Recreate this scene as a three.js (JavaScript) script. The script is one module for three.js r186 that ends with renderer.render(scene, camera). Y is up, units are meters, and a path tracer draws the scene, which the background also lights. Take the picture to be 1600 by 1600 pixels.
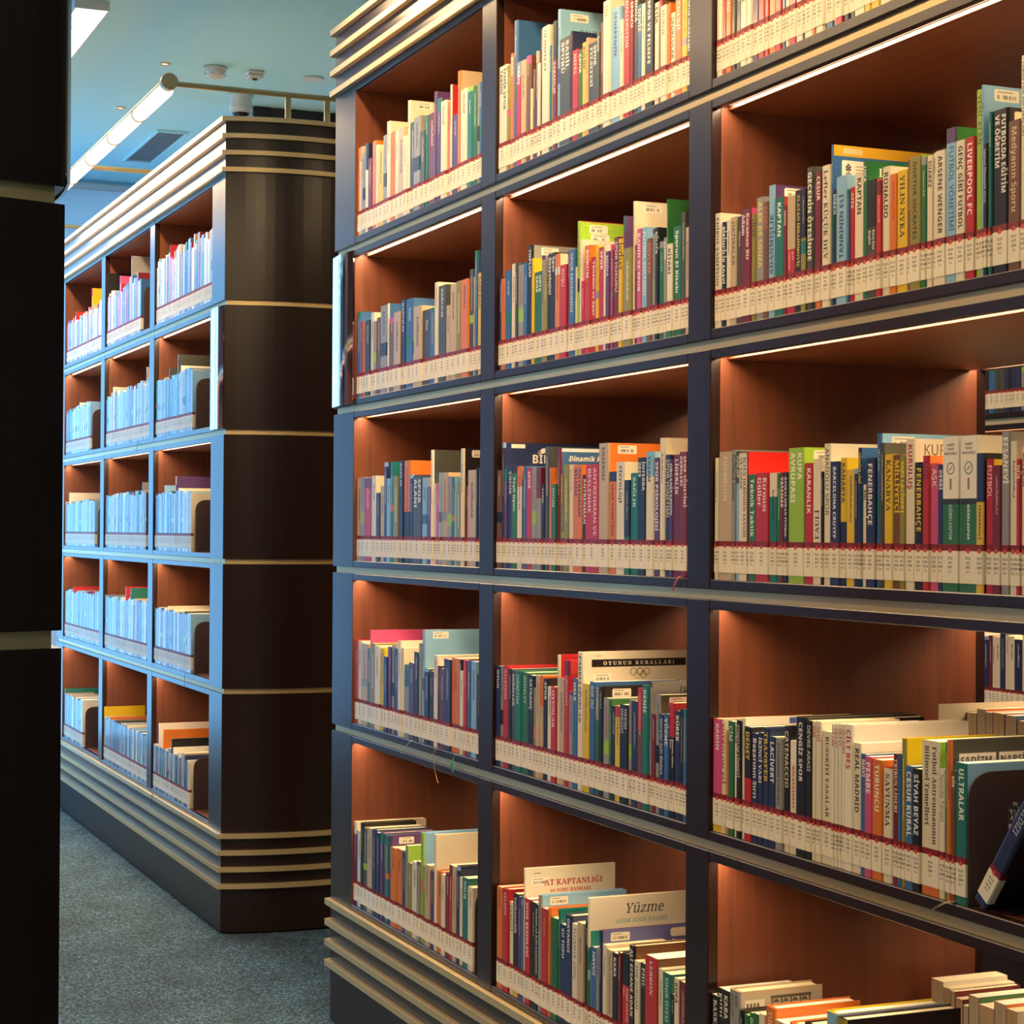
import * as THREE from 'three';
import { mergeGeometries } from 'three/addons/utils/BufferGeometryUtils.js';
import { RectAreaLightUniformsLib } from 'three/addons/lights/RectAreaLightUniformsLib.js';
import { ImprovedNoise } from 'three/addons/math/ImprovedNoise.js';

// ---------------------------------------------------------------- camera, sky, exposure
const scene = new THREE.Scene();
const renderer = new THREE.WebGLRenderer({ antialias: true });
renderer.toneMapping = THREE.LinearToneMapping;
renderer.toneMappingExposure = 1.0;
renderer.shadowMap.enabled = true;
RectAreaLightUniformsLib.init();

const camera = new THREE.PerspectiveCamera(29.771, 1, 0.05, 60);   // long lens, held at 1.37 m
camera.position.set(5.1639, 1.37, 1.6336);
camera.lookAt(5.1639 - 0.92145, 1.37 + 0.009687, 1.6336 - 0.38841);
camera.rotateZ(0.00556);
scene.add(camera);

scene.background = new THREE.Color().setRGB(0.20, 0.53, 0.95);        // overcast blue daylight outside the windows
scene.backgroundIntensity = 5.4;

const WARM = new THREE.Color().setRGB(1.0, 0.72, 0.42);            // warm white shelf lighting
const LAMP = new THREE.Color().setRGB(1.0, 0.68, 0.34);            // tube lamps on the brass rails
const LED_I = 54, TUBE_I = 92, CEIL_I = 14;

// ---------------------------------------------------------------- helpers
let seed = 20417;
const rnd = () => { seed = (seed * 1664525 + 1013904223) >>> 0; return seed / 4294967296; };
const pick = (a) => a[Math.floor(rnd() * a.length)];
const used = new Map();
function numbered(name) {
  const n = used.get(name) || 0; used.set(name, n + 1);
  return n ? `${name}_${String(n).padStart(3, '0')}` : name;
}
const SPLIT = new Set(['stile', 'side_lining', 'shelf_edge', 'top_rail', 'frame']);     // pieces that stay parts of their own
function mesh(name, geo, mat, parent) {
  if (Array.isArray(geo) && SPLIT.has(name)) return geo.map((g) => mesh(name, g, mat, parent))[0];
 
  const m = new THREE.Mesh(Array.isArray(geo) ? (geo.length > 1 ? mergeGeometries(geo) : geo[0]) : geo, mat);
  m.name = name; m.castShadow = true; m.receiveShadow = true;
  if (parent) parent.add(m);
  return m;
}
function thing(name, label, category, pos = [0, 0, 0], group) {
  const o = new THREE.Group(); o.name = numbered(name); o.position.set(...pos);
  o.userData = { label, category }; if (group) o.userData.group = group;
  scene.add(o); return o;
}
function struct(name, geo, mat) { const m = mesh(name, geo, mat, scene); m.userData.kind = 'structure'; return m; }

// raw triangle collector; faces carry uv in metres
class Tri {
  constructor() { this.p = []; this.n = []; this.u = []; }
  quad(a, b, c, d, uv, nrm) {
    const n = nrm || norm(a, b, c);
    const put = (p, t, k) => { this.p.push(...p); this.n.push(...(Array.isArray(n[0]) ? n[k] : n)); this.u.push(...t); };
    put(a, uv[0], 0); put(b, uv[1], 1); put(c, uv[2], 2); put(a, uv[0], 0); put(c, uv[2], 2); put(d, uv[3], 3);
  }
  tri(a, b, c, uv) {
    const n = norm(a, b, c);
    [a, b, c].forEach((p, k) => { this.p.push(...p); this.n.push(...n); this.u.push(...uv[k]); });
  }
  geo() {
    const g = new THREE.BufferGeometry();
    g.setAttribute('position', new THREE.Float32BufferAttribute(this.p, 3));
    g.setAttribute('normal', new THREE.Float32BufferAttribute(this.n, 3));
    g.setAttribute('uv', new THREE.Float32BufferAttribute(this.u, 2));
    return g;
  }
}
function norm(a, b, c) {
  const x = [b[0] - a[0], b[1] - a[1], b[2] - a[2]], y = [c[0] - a[0], c[1] - a[1], c[2] - a[2]];
  const n = [x[1] * y[2] - x[2] * y[1], x[2] * y[0] - x[0] * y[2], x[0] * y[1] - x[1] * y[0]];
  const l = Math.hypot(...n) || 1; return [n[0] / l, n[1] / l, n[2] / l];
}
// uv in metres: the long grain runs along v
const uvOf = (p, n) => Math.abs(n[0]) > 0.6 ? [p[2], p[1]] : Math.abs(n[1]) > 0.6 ? [p[2], p[0]] : [p[0], p[1]];
// box between two corners with chamfered edges; grain 'y' stands, 'x' lies
function box(x0, y0, z0, x1, y1, z1, b = 0.0012, grain = 'y') {
  b = Math.min(b, (x1 - x0) * 0.45, (y1 - y0) * 0.45, (z1 - z0) * 0.45);
  const t = new Tri(), lo = [x0, y0, z0], hi = [x1, y1, z1];
  const uv = (p, n) => { const w = uvOf(p, n); return grain === 'y' || Math.abs(n[1]) > 0.6 ? w : [w[1], w[0]]; };
  const add = (ps, out) => {
    let n = norm(ps[0], ps[1], ps[2]);
    if (n[0] * out[0] + n[1] * out[1] + n[2] * out[2] < 0) { ps = ps.slice().reverse(); n = norm(ps[0], ps[1], ps[2]); }
    const us = ps.map((p) => uv(p, n));
    if (ps.length === 4) t.quad(...ps, us); else t.tri(...ps, us);
  };
  const at = (sx, sy, sz, ix, iy, iz) => [sx > 0 ? hi[0] - ix : lo[0] + ix, sy > 0 ? hi[1] - iy : lo[1] + iy, sz > 0 ? hi[2] - iz : lo[2] + iz];
  for (const s of [-1, 1]) {
    add([at(s, -1, -1, 0, b, b), at(s, 1, -1, 0, b, b), at(s, 1, 1, 0, b, b), at(s, -1, 1, 0, b, b)], [s, 0, 0]);
    add([at(-1, s, -1, b, 0, b), at(1, s, -1, b, 0, b), at(1, s, 1, b, 0, b), at(-1, s, 1, b, 0, b)], [0, s, 0]);
    add([at(-1, -1, s, b, b, 0), at(1, -1, s, b, b, 0), at(1, 1, s, b, b, 0), at(-1, 1, s, b, b, 0)], [0, 0, s]);
  }
  for (const s of [-1, 1]) for (const r of [-1, 1]) {
    add([at(s, r, -1, 0, b, b), at(s, r, 1, 0, b, b), at(s, r, 1, b, 0, b), at(s, r, -1, b, 0, b)], [s, r, 0]);
    add([at(s, -1, r, 0, b, b), at(s, 1, r, 0, b, b), at(s, 1, r, b, b, 0), at(s, -1, r, b, b, 0)], [s, 0, r]);
    add([at(-1, s, r, b, 0, b), at(1, s, r, b, 0, b), at(1, s, r, b, b, 0), at(-1, s, r, b, b, 0)], [0, s, r]);
    for (const q of [-1, 1]) add([at(s, r, q, 0, b, b), at(s, r, q, b, 0, b), at(s, r, q, b, b, 0)], [s, r, q]);
  }
  return t.geo();
}
// upright prism over a closed plan [[x, z], ...] (convex), uv in metres along the outline
function prism(plan, y0, y1) {
  const t = new Tri(); let run = 0;
  for (let i = 0; i < plan.length; i++) {
    const a = plan[i], c = plan[(i + 1) % plan.length], l = Math.hypot(c[0] - a[0], c[1] - a[1]);
    t.quad([a[0], y0, a[1]], [c[0], y0, c[1]], [c[0], y1, c[1]], [a[0], y1, a[1]], [[run, y0], [run + l, y0], [run + l, y1], [run, y1]]);
    run += l;
  }
  for (let i = 1; i < plan.length - 1; i++) {
    const a = plan[0], b = plan[i], c = plan[i + 1];
    t.tri([a[0], y1, a[1]], [b[0], y1, b[1]], [c[0], y1, c[1]], [[a[1], a[0]], [b[1], b[0]], [c[1], c[0]]]);
    t.tri([c[0], y0, c[1]], [b[0], y0, b[1]], [a[0], y0, a[1]], [[c[1], c[0]], [b[1], b[0]], [a[1], a[0]]]);
  }
  return t.geo();
}
const lathe = (pts, x = 0, y = 0, z = 0, seg = 28) => { const g = new THREE.LatheGeometry(pts.map((p) => new THREE.Vector2(...p)), seg); g.translate(x, y, z); return g; };
function rod(a, b, r, seg = 14) {
  const A = new THREE.Vector3(...a), B = new THREE.Vector3(...b), g = new THREE.CylinderGeometry(r, r, A.distanceTo(B), seg);
  g.applyQuaternion(new THREE.Quaternion().setFromUnitVectors(new THREE.Vector3(0, 1, 0), B.clone().sub(A).normalize()));
  g.translate((A.x + B.x) / 2, (A.y + B.y) / 2, (A.z + B.z) / 2); return g;
}

// ---------------------------------------------------------------- materials
const noise = new ImprovedNoise();
function dataTex(w, h, f, srgb) {
  const d = new Uint8Array(w * h * 4);
  for (let y = 0; y < h; y++) for (let x = 0; x < w; x++) {
    const c = f(x, y), k = (y * w + x) * 4;
    d[k] = c[0]; d[k + 1] = c[1]; d[k + 2] = c[2]; d[k + 3] = 255;
  }
  const t = new THREE.DataTexture(d, w, h); t.wrapS = t.wrapT = THREE.RepeatWrapping;
  t.magFilter = THREE.LinearFilter; t.minFilter = THREE.LinearMipmapLinearFilter; t.generateMipmaps = true;
  if (srgb) t.colorSpace = THREE.SRGBColorSpace;
  t.needsUpdate = true; return t;
}
// periodic noise: blends two shifted copies so that the tile has no seam
const pn = (x, y, fx, fy, z) => {
  const u = x * fx, v = y * fy, s = (a, b) => noise.noise(a, b, z);
  const wx = x, wy = y;
  return (s(u, v) * (1 - wx) + s(u - fx, v) * wx) * (1 - wy) + (s(u, v - fy) * (1 - wx) + s(u - fx, v - fy) * wx) * wy;
};
function woodTex(dark, light, W = 512, H = 512) {
  return dataTex(W, H, (x, y) => {
    const u = x / W, v = y / H;
    let g = 0.5 + 0.55 * pn(u, v, 7, 0.7, 3.1) + 0.3 * pn(u, v, 26, 1.4, 7.7);
    g += 0.25 * pn(u, v, 110, 5, 1.3);
    const pore = Math.max(0, pn(u, v, 150, 9, 9.1) - 0.22) * 1.3;
    g = Math.min(1, Math.max(0, g - pore));
    return dark.map((d, k) => 255 * (d + (light[k] - d) * g));
  }, true);
}
const std = (o) => new THREE.MeshPhysicalMaterial(o);
const rgb = (r, g, b) => new THREE.Color().setRGB(r, g, b);
const woodIn = woodTex([0.34, 0.18, 0.12], [0.52, 0.29, 0.19]); woodIn.repeat.set(2.2, 1.1);
const woodOut = woodTex([0.115, 0.058, 0.052], [0.170, 0.088, 0.074]); woodOut.repeat.set(2.2, 1.1);  // same veneer as inside, with the shade of the outer faces toned in
const M = {
  inner: std({ map: woodIn, roughness: 0.42, name: 'mahogany_veneer' }),
  outer: std({ map: woodOut, roughness: 0.30, name: 'shade_toned_mahogany' }),
  brass: std({ color: rgb(0.74, 0.56, 0.29), metalness: 0.7, roughness: 0.45, name: 'satin_brass' }),
  chrome: std({ color: rgb(0.80, 0.80, 0.80), metalness: 1, roughness: 0.06, name: 'polished_metal' }),
  diffuser: std({ color: rgb(0.9, 0.9, 0.9), roughness: 0.5, emissive: rgb(1.0, 0.80, 0.56), emissiveIntensity: 1.5, name: 'led_diffuser' }),
  tube: std({ color: rgb(0.9, 0.9, 0.9), roughness: 0.3, emissive: rgb(1.0, 0.93, 0.82), emissiveIntensity: 1.5, name: 'frosted_lamp_tube' }),
  panel: std({ color: rgb(0.9, 0.9, 0.9), roughness: 0.4, emissive: rgb(1.0, 0.97, 0.9), emissiveIntensity: 2.6, name: 'ceiling_light_diffuser' }),
  ceiling: std({ color: rgb(0.52, 0.90, 0.97), roughness: 0.95, name: 'daylight_tinted_ceiling_paint' }),  // blue of the daylight is put into the paint colour
  wall: std({ color: rgb(0.66, 0.82, 0.88), roughness: 0.9, name: 'daylight_tinted_wall_paint' }),  // walls carry the daylight blue in their colour too
  plastic: std({ color: rgb(0.72, 0.70, 0.66), roughness: 0.45, name: 'off_white_plastic' }),
  black: std({ color: rgb(0.015, 0.015, 0.018), roughness: 0.12, name: 'black_dome' }),
  grille: std({ color: rgb(0.42, 0.45, 0.46), roughness: 0.5, name: 'grey_grille' }),
  bookend: std({ color: rgb(0.050, 0.030, 0.032), roughness: 0.5, name: 'dark_bookend' }),
  blind: std({ color: rgb(0.80, 0.80, 0.80), roughness: 1, transmission: 0.4, thickness: 0, name: 'blind_cloth' }),
  glass: std({ color: rgb(1, 1, 1), roughness: 0.02, transmission: 1, thickness: 0, name: 'window_glass' }),
};
// carpet: looped pile, flecked teal and grey
const CW = 768;
const fleck = new Float32Array(CW * CW); for (let i = 0; i < fleck.length; i++) fleck[i] = rnd();
const fl = (x, y) => fleck[((y % CW) + CW) % CW * CW + ((x % CW) + CW) % CW];
const pile = (x, y) => (fl(x >> 2, y >> 2) * 0.45 + fl((x >> 1) + 91, (y >> 1) + 37) * 0.35 + fl(x + 7, y + 311) * 0.2);
const carpetMap = dataTex(CW, CW, (x, y) => {
  const k = pile(x, y), b = 0.8 + 0.25 * pn(x / CW, y / CW, 6, 6, 2.2), v = (0.42 + 1.15 * k * k * 1.6) * b;
  const h = fl((x >> 2) + 400, (y >> 2) + 200);
  return [255 * Math.min(1, v * (0.26 + 0.09 * h)), 255 * Math.min(1, v * 0.42), 255 * Math.min(1, v * (0.50 - 0.04 * h))];
}, true);
const carpetBump = dataTex(CW, CW, (x, y) => { const v = 255 * pile(x, y); return [v, v, v]; });
for (const t of [carpetMap, carpetBump]) t.repeat.set(0.8, 0.8);
M.carpet = std({ map: carpetMap, bumpMap: carpetBump, bumpScale: 0.004, roughness: 1, sheen: 0.2, name: 'loop_pile_carpet' });

// ---------------------------------------------------------------- the room
const X0 = -5.6, X1 = 8.2, Z0 = -7.2, Z1 = 4.1, H = 3.3, T = 0.25;
{
  const f = new THREE.BoxGeometry(X1 - X0 + 1, T, Z1 - Z0 + 1); f.translate((X0 + X1) / 2, -T / 2, (Z0 + Z1) / 2);
  const p = f.attributes.position, u = f.attributes.uv; for (let i = 0; i < p.count; i++) u.setXY(i, p.getX(i), p.getZ(i));
  struct('floor', f, M.carpet);
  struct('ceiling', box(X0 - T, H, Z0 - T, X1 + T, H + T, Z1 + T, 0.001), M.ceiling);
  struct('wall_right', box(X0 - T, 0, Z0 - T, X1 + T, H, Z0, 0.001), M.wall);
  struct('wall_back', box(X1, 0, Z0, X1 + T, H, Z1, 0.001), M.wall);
  // two daylit walls: window openings, most of them added to brighten the ceiling
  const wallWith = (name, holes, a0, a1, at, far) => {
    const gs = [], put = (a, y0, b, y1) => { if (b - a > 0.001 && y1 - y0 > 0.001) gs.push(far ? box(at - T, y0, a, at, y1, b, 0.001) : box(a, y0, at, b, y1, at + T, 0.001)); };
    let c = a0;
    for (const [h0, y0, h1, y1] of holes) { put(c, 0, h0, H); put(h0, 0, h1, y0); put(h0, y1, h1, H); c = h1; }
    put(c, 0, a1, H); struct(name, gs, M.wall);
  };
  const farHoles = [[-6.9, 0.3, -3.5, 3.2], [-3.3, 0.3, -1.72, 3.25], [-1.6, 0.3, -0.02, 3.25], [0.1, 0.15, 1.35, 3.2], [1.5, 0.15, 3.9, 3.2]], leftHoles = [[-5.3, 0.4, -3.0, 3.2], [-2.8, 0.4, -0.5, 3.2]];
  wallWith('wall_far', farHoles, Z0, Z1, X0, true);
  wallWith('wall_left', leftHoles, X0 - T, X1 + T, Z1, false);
  let k = 0;
  const win = (h, far) => {
    k++; const [a, y0, b, y1] = h, w = thing(`window_${k}`, 'x', 'window'); w.userData = { kind: 'structure' };
    const pc = (p0, q0, p1, q1, d0, d1, mat, nm) => mesh(nm, far ? box(X0 + d0, q0, p0, X0 + d1, q1, p1, 0.002) : box(p0, q0, Z1 - d1, p1, q1, Z1 - d0, 0.002), mat, w);
    const s = 0.05;
    for (const p of [a, (a + b) / 2 - s / 2, b - s]) pc(p, y0, p + s, y1, -0.18, -0.10, M.outer, 'frame_post');
    for (const q of [y0, y1 - s]) pc(a + s, q, b - s, q + s, -0.18, -0.10, M.outer, 'frame_rail');
    for (const [p, q] of [[a + s, (a + b) / 2 - s / 2], [(a + b) / 2 + s / 2, b - s]]) pc(p, y0 + s, q, y1 - s, -0.145, -0.139, M.glass, 'pane');
  };
  [[-1.6, -0.02], [-3.3, -1.72]].forEach(([a, b], i) => {                                     // translucent blinds added so the far wall glows with daylight
    const t = thing('added_blind', i ? 'pale roller blind on the far wall, seen through the dark framed opening' : 'pale roller blind glowing blue on the far wall above the far bookcase', 'blind', [X0 + 0.03, 0, 0], 'added translucent blinds');
    mesh('cloth', box(-0.001, 0.35, a - 0.03, 0.001, 3.25, b + 0.03, 0.0004), M.blind, t);
    mesh('roller', rod([0, 3.268, a - 0.03], [0, 3.268, b + 0.03], 0.022, 16), M.plastic, t);
    mesh('hem_bar', box(-0.008, 0.325, a - 0.03, 0.008, 0.35, b + 0.03, 0.003), M.plastic, t);
  });
  farHoles.forEach((h) => win(h, true)); leftHoles.forEach((h) => win(h, false));
}
// partition behind the second bookcase with a dark framed opening at its head
{
  const px = -3.38, z0 = -0.645;
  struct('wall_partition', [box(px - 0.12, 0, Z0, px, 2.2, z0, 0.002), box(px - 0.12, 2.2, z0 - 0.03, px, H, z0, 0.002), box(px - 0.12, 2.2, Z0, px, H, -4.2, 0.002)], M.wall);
  const w = thing('window_9', 'x', 'window'); w.userData = { kind: 'structure' };
  mesh('frame_post', box(px - 0.10, 2.2, z0 - 0.11, px + 0.012, H, z0 - 0.03, 0.003), M.outer, w);
  mesh('frame_rail', box(px - 0.10, H - 0.055, -4.2, px + 0.012, H - 0.002, z0 - 0.11, 0.003), M.outer, w);
  mesh('pane', box(px - 0.06, 2.2, -4.2, px - 0.054, H - 0.055, z0 - 0.11, 0.001), M.glass, w);
}

// ---------------------------------------------------------------- bookcases: double-sided, three bays, five rows, bowed ends
const L = 3.281, D = 0.586, SAG = 0.053;
const EDGE = [0.177, 1.098, 1.1825, 2.098, 2.1825, 3.104];                 // openings along the case
const BOT = [2.1487, 1.7087, 1.2687, 0.8287, 0.340];                       // underside of each row
const TOP = [2.583, 2.1312, 1.6912, 1.2512, 0.8112];                       // head of each row
const SILL = [2.1662, 1.7262, 1.2862, 0.8462, 0.356];                      // what the books stand on
const HEAD = [2.566, 2.1137, 1.6737, 1.2337, 0.7937];
const RAD = (D * D / 4 + SAG * SAG) / (2 * SAG);
// plan outline of the case, grown by o; part: 'full' | 'right' | 'left' end block
function plan(o, part = 'full') {
  const arc = (side) => {
    const r = RAD + o, z0 = o, z1 = -D - o, pts = [];
    for (let i = 0; i <= 18; i++) {
      const z = side > 0 ? z0 + (z1 - z0) * i / 18 : z1 + (z0 - z1) * i / 18, w = Math.sqrt(Math.max(0, r * r - (z + D / 2) ** 2)) - (RAD - SAG);
      pts.push([side > 0 ? L + w : -w, z]);
    }
    return pts;
  };
  if (part === 'full') return [...arc(1), ...arc(-1)];
  if (part === 'right') return [...arc(1), [EDGE[5], -D - o], [EDGE[5], o]];
  return [...arc(-1), [EDGE[0], o], [EDGE[0], -D - o]];
}
const flip = (p) => p.slice().reverse();
function buildBookcase(label, x, z) {
  const t = thing('bookcase', label, 'bookcase', [x, 0, z]);
  const slab = (name, o, y0, y1, mat) => mesh(name, prism(plan(o), y0, y1), mat, t);
  slab('plinth', 0, 0.006, 0.340, M.outer);
  slab('cornice', 0, 2.583, 2.757, M.outer);
  for (const y of [0.3235, 0.2670, 0.2105, 0.1540]) slab('brass_strip', 0.015, y, y + 0.0165, M.brass);
  for (const y of [2.5825, 2.6400, 2.6970, 2.7545]) slab('brass_strip', 0.015, y, y + 0.0155, M.brass);
  for (let r = 0; r < 4; r++) slab('brass_strip', -0.009, TOP[r + 1], BOT[r], M.brass);
  for (let r = 0; r < 5; r++) {
    mesh('end_panel', prism(plan(0, 'right'), BOT[r], TOP[r]), M.outer, t);
    mesh('end_panel', prism(plan(0, 'left'), BOT[r], TOP[r]), M.outer, t);
    // lining of the outer sides and the two dividers
    mesh('side_lining', [box(EDGE[0], SILL[r], -D + 0.001, EDGE[0] + 0.0015, HEAD[r], -0.001, 0.0003), box(EDGE[5] - 0.0015, SILL[r], -D + 0.001, EDGE[5], HEAD[r], -0.001, 0.0003)], M.inner, t);
    for (const k of [1, 3]) {
      const dv = mesh('divider', box(EDGE[k] + 0.0006, BOT[r], -D + 0.02, EDGE[k + 1] - 0.0006, TOP[r], -0.02, 0.0005), M.inner, t);
      mesh('stile', [box(EDGE[k], BOT[r] + 0.0003, -0.02, EDGE[k + 1], TOP[r] - 0.0003, 0, 0.0015), box(EDGE[k], BOT[r] + 0.0003, -D, EDGE[k + 1], TOP[r] - 0.0003, -D + 0.02, 0.0015)], M.outer, dv);
    }
    for (const k of [0, 2, 4]) {
      const a = EDGE[k] + 0.0008, b = EDGE[k + 1] - 0.0008;
      const sh = mesh('shelf', box(a, BOT[r] + 0.0003, -D + 0.0205, b, SILL[r], -0.0205, 0.0006, 'x'), M.inner, t);
      mesh('shelf_edge', [box(a, BOT[r] + 0.0003, -0.0205, b, SILL[r] + 0.0002, -0.0004, 0.0015, 'x'), box(a, BOT[r] + 0.0003, -D + 0.0004, b, SILL[r] + 0.0002, -D + 0.0205, 0.0015, 'x')], M.outer, sh);
      if (!r) {
        const hd = mesh('top_board', box(a, HEAD[r], -D + 0.012, b, TOP[r], -0.012, 0.0006, 'x'), M.inner, t);
        mesh('top_rail', [box(a, HEAD[r], -0.012, b, TOP[r] - 0.0003, -0.0004, 0.0015, 'x'), box(a, HEAD[r], -D + 0.0004, b, TOP[r] - 0.0003, -D + 0.012, 0.0015, 'x')], M.outer, hd);
        continue;
      }
      // head board with a light groove near each face
      const hd = mesh('top_board', box(a, HEAD[r], -D + 0.034, b, TOP[r], -0.034, 0.0006, 'x'), M.inner, t);
      mesh('top_rail', [box(a, HEAD[r], -0.014, b, TOP[r] - 0.0003, -0.0004, 0.0012, 'x'), box(a, HEAD[r], -D + 0.0004, b, TOP[r] - 0.0003, -D + 0.014, 0.0012, 'x')], M.outer, hd);
      for (const s of [0, 1]) {
        const zc = s ? -D + 0.024 : -0.024;
        const led = mesh('shelf_light', box(a + 0.004, HEAD[r] + 0.0085, zc - 0.0098, b - 0.004, TOP[r] - 0.0005, zc + 0.0098, 0.0004), M.diffuser, t);
        const lt = new THREE.RectAreaLight(WARM, LED_I, b - a - 0.02, 0.016);
        lt.name = 'shelf_light_glow'; lt.position.set((a + b) / 2, HEAD[r] + 0.0075, zc); lt.rotation.x = -Math.PI / 2; t.add(lt);
      }
    }
  }
  return t;
}
const caseNear = buildBookcase('long dark wood bookcase with lit shelves and brass strips, filling the right of the view', 0, 0);
const caseFar = caseNear.clone(); caseFar.name = numbered('bookcase'); caseFar.position.set(-4.513, 0, 0); scene.add(caseFar);
caseFar.userData = { label: 'bookcase beyond the cross aisle, its bowed dark end panel banded with brass', category: 'bookcase' };
const caseLeft = caseNear.clone(); caseLeft.name = numbered('bookcase'); caseLeft.position.set(-0.05, 0, 1.3025 + D); scene.add(caseLeft);
caseLeft.userData = { label: 'nearest bookcase, only its dark bowed end panel showing at the left edge', category: 'bookcase' };
const caseOpposite = caseNear.clone(); caseOpposite.name = numbered('bookcase'); caseOpposite.position.set(-4.563, 0, 1.3025 + D); scene.add(caseOpposite);
caseOpposite.userData = { label: 'bookcase facing the far one across its aisle, hidden behind the nearest bookcase', category: 'bookcase' };
const caseBehind = caseNear.clone(); caseBehind.name = numbered('bookcase'); caseBehind.position.set(0, 0, -1.889); scene.add(caseBehind);
caseBehind.userData = { label: 'bookcase in the next aisle, glimpsed through the open back of the lit shelves', category: 'bookcase' };

// ---------------------------------------------------------------- brass lamp rails on the bookcases
function buildRail(label, x, z) {
  const t = thing('rail_light', label, 'lamp rail', [x, 2.77, z]);
  for (const s of [0, 1]) {
    const zr = s ? -D - 0.19 : 0.19;
    mesh('rail', rod([0.01, 0.119, zr], [L - 0.022, 0.119, zr], 0.0125), M.brass, t);
    for (const e of [0, 1]) mesh('end_cap', rod([e ? L - 0.045 : 0.0, 0.106, zr], [e ? L - 0.014 : 0.03, 0.106, zr], 0.0285, 24), M.brass, t);
    const n = 7, w = (L - 0.08) / n;
    for (let i = 0; i < n; i++) {
      const a = 0.034 + i * w + 0.012, b = a + w - 0.022;
      const lamp = mesh('lamp_tube', (() => {                              // frosted tube with rounded ends
        const g = lathe([[0, -(b - a) / 2], [0.016, -(b - a) / 2 + 0.003], [0.0255, -(b - a) / 2 + 0.016], [0.0255, (b - a) / 2 - 0.016], [0.016, (b - a) / 2 - 0.003], [0, (b - a) / 2]], 0, 0, 0, 20);
        g.rotateZ(Math.PI / 2); g.translate((a + b) / 2, 0.088, zr); return g;
      })(), M.tube, t);
      if (i) mesh('clip', (() => { const g = new THREE.TorusGeometry(0.027, 0.0025, 8, 24); g.rotateY(Math.PI / 2); g.translate(a - 0.011, 0.090, zr); return g; })(), M.brass, t);
      const lt = new THREE.RectAreaLight(LAMP, TUBE_I, b - a - 0.03, 0.05);
      lt.name = 'lamp_tube_glow'; lt.position.set((a + b) / 2, 0.060, zr); lt.rotation.x = -Math.PI / 2; t.add(lt);
    }
  }
  for (const cx of [0.018, L / 2, L - 0.018]) {
    mesh('cross_rod', rod([cx, 0.099, 0.165], [cx, 0.099, -D - 0.165], 0.0095), M.brass, t);
    for (const zp of [-0.223, -D + 0.223]) mesh('post', box(cx - 0.006, 0, zp - 0.010, cx + 0.006, 0.092, zp + 0.010, 0.002), M.brass, t);
  }
  return t;
}
const railFar = buildRail('brass rail with a row of glowing tube lamps above the far bookcase', -4.513, 0);
const railNear = railFar.clone(); railNear.name = numbered('rail_light'); railNear.position.set(0, 2.77, 0); scene.add(railNear);
railNear.userData = { label: 'brass lamp rail on the near bookcase, only a rod showing at the top edge', category: 'lamp rail' };
const railLeft = railFar.clone(); railLeft.name = numbered('rail_light'); railLeft.position.set(-0.05, 2.77, 1.3025 + D); scene.add(railLeft);
railLeft.userData = { label: 'brass lamp rail of the nearest bookcase across the aisle, above the view', category: 'lamp rail' };

// ---------------------------------------------------------------- sign holders on the second row of the end stiles
function buildSign(label, x, z, dir, group) {
  const t = thing('sign_holder', label, 'sign', [x, BOT[1] + 0.003, z]);
  const w = 0.182, h = 0.418, N = 10, tr = new Tri(), P = (i) => [-w / 2 + w * i / N, 0.0035 + 0.0065 * Math.cos(Math.PI * (i / N - 0.5))];
  const put = (pts, uv, want) => { const n = norm(pts[0], pts[1], pts[2]); if (n[2] * want < 0) pts = pts.slice().reverse(); tr.quad(...pts, uv); };
  for (let i = 0; i < N; i++) {
    const [xa, za] = P(i), [xb, zb] = P(i + 1), uv = [[0, 0], [1, 0], [1, 1], [0, 1]];
    put([[xa, 0, za], [xb, 0, zb], [xb, h, zb], [xa, h, za]], uv, 1);
    put([[xa, 0, za - 0.003], [xb, 0, zb - 0.003], [xb, h, zb - 0.003], [xa, h, za - 0.003]], uv, -1);
    tr.quad([xa, h, za], [xb, h, zb], [xb, h, zb - 0.003], [xa, h, za - 0.003], uv); tr.quad([xa, 0, za - 0.003], [xb, 0, zb - 0.003], [xb, 0, zb], [xa, 0, za], uv);
  }
  for (const i of [0, N]) { const [a, b] = P(i), s = i ? 1 : -1; const q = [[a, 0, b], [a, 0, b - 0.003], [a, h, b - 0.003], [a, h, b]]; tr.quad(...(s > 0 ? q : q.reverse()), [[0, 0], [1, 0], [1, 1], [0, 1]]); }
  mesh('plate', tr.geo(), M.chrome, t);
  mesh('backing', box(-w / 2 + 0.012, 0.012, 0.0004, w / 2 - 0.012, h - 0.012, 0.0030, 0.0005), M.brass, t);
  t.rotation.y = dir < 0 ? Math.PI : 0;
  return t;
}
buildSign('polished curved sign plate on the near bookcase end stile, left of the books', 0.088, 0.0008, 1);
buildSign('polished curved sign plate at the corner of the far bookcase', -4.513 + L - 0.088, 0.0008, 1);
buildSign('polished sign plate edge sticking out beside the nearest end panel', -0.05 + L - 0.086, 1.3025 - 0.0008, -1);

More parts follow.
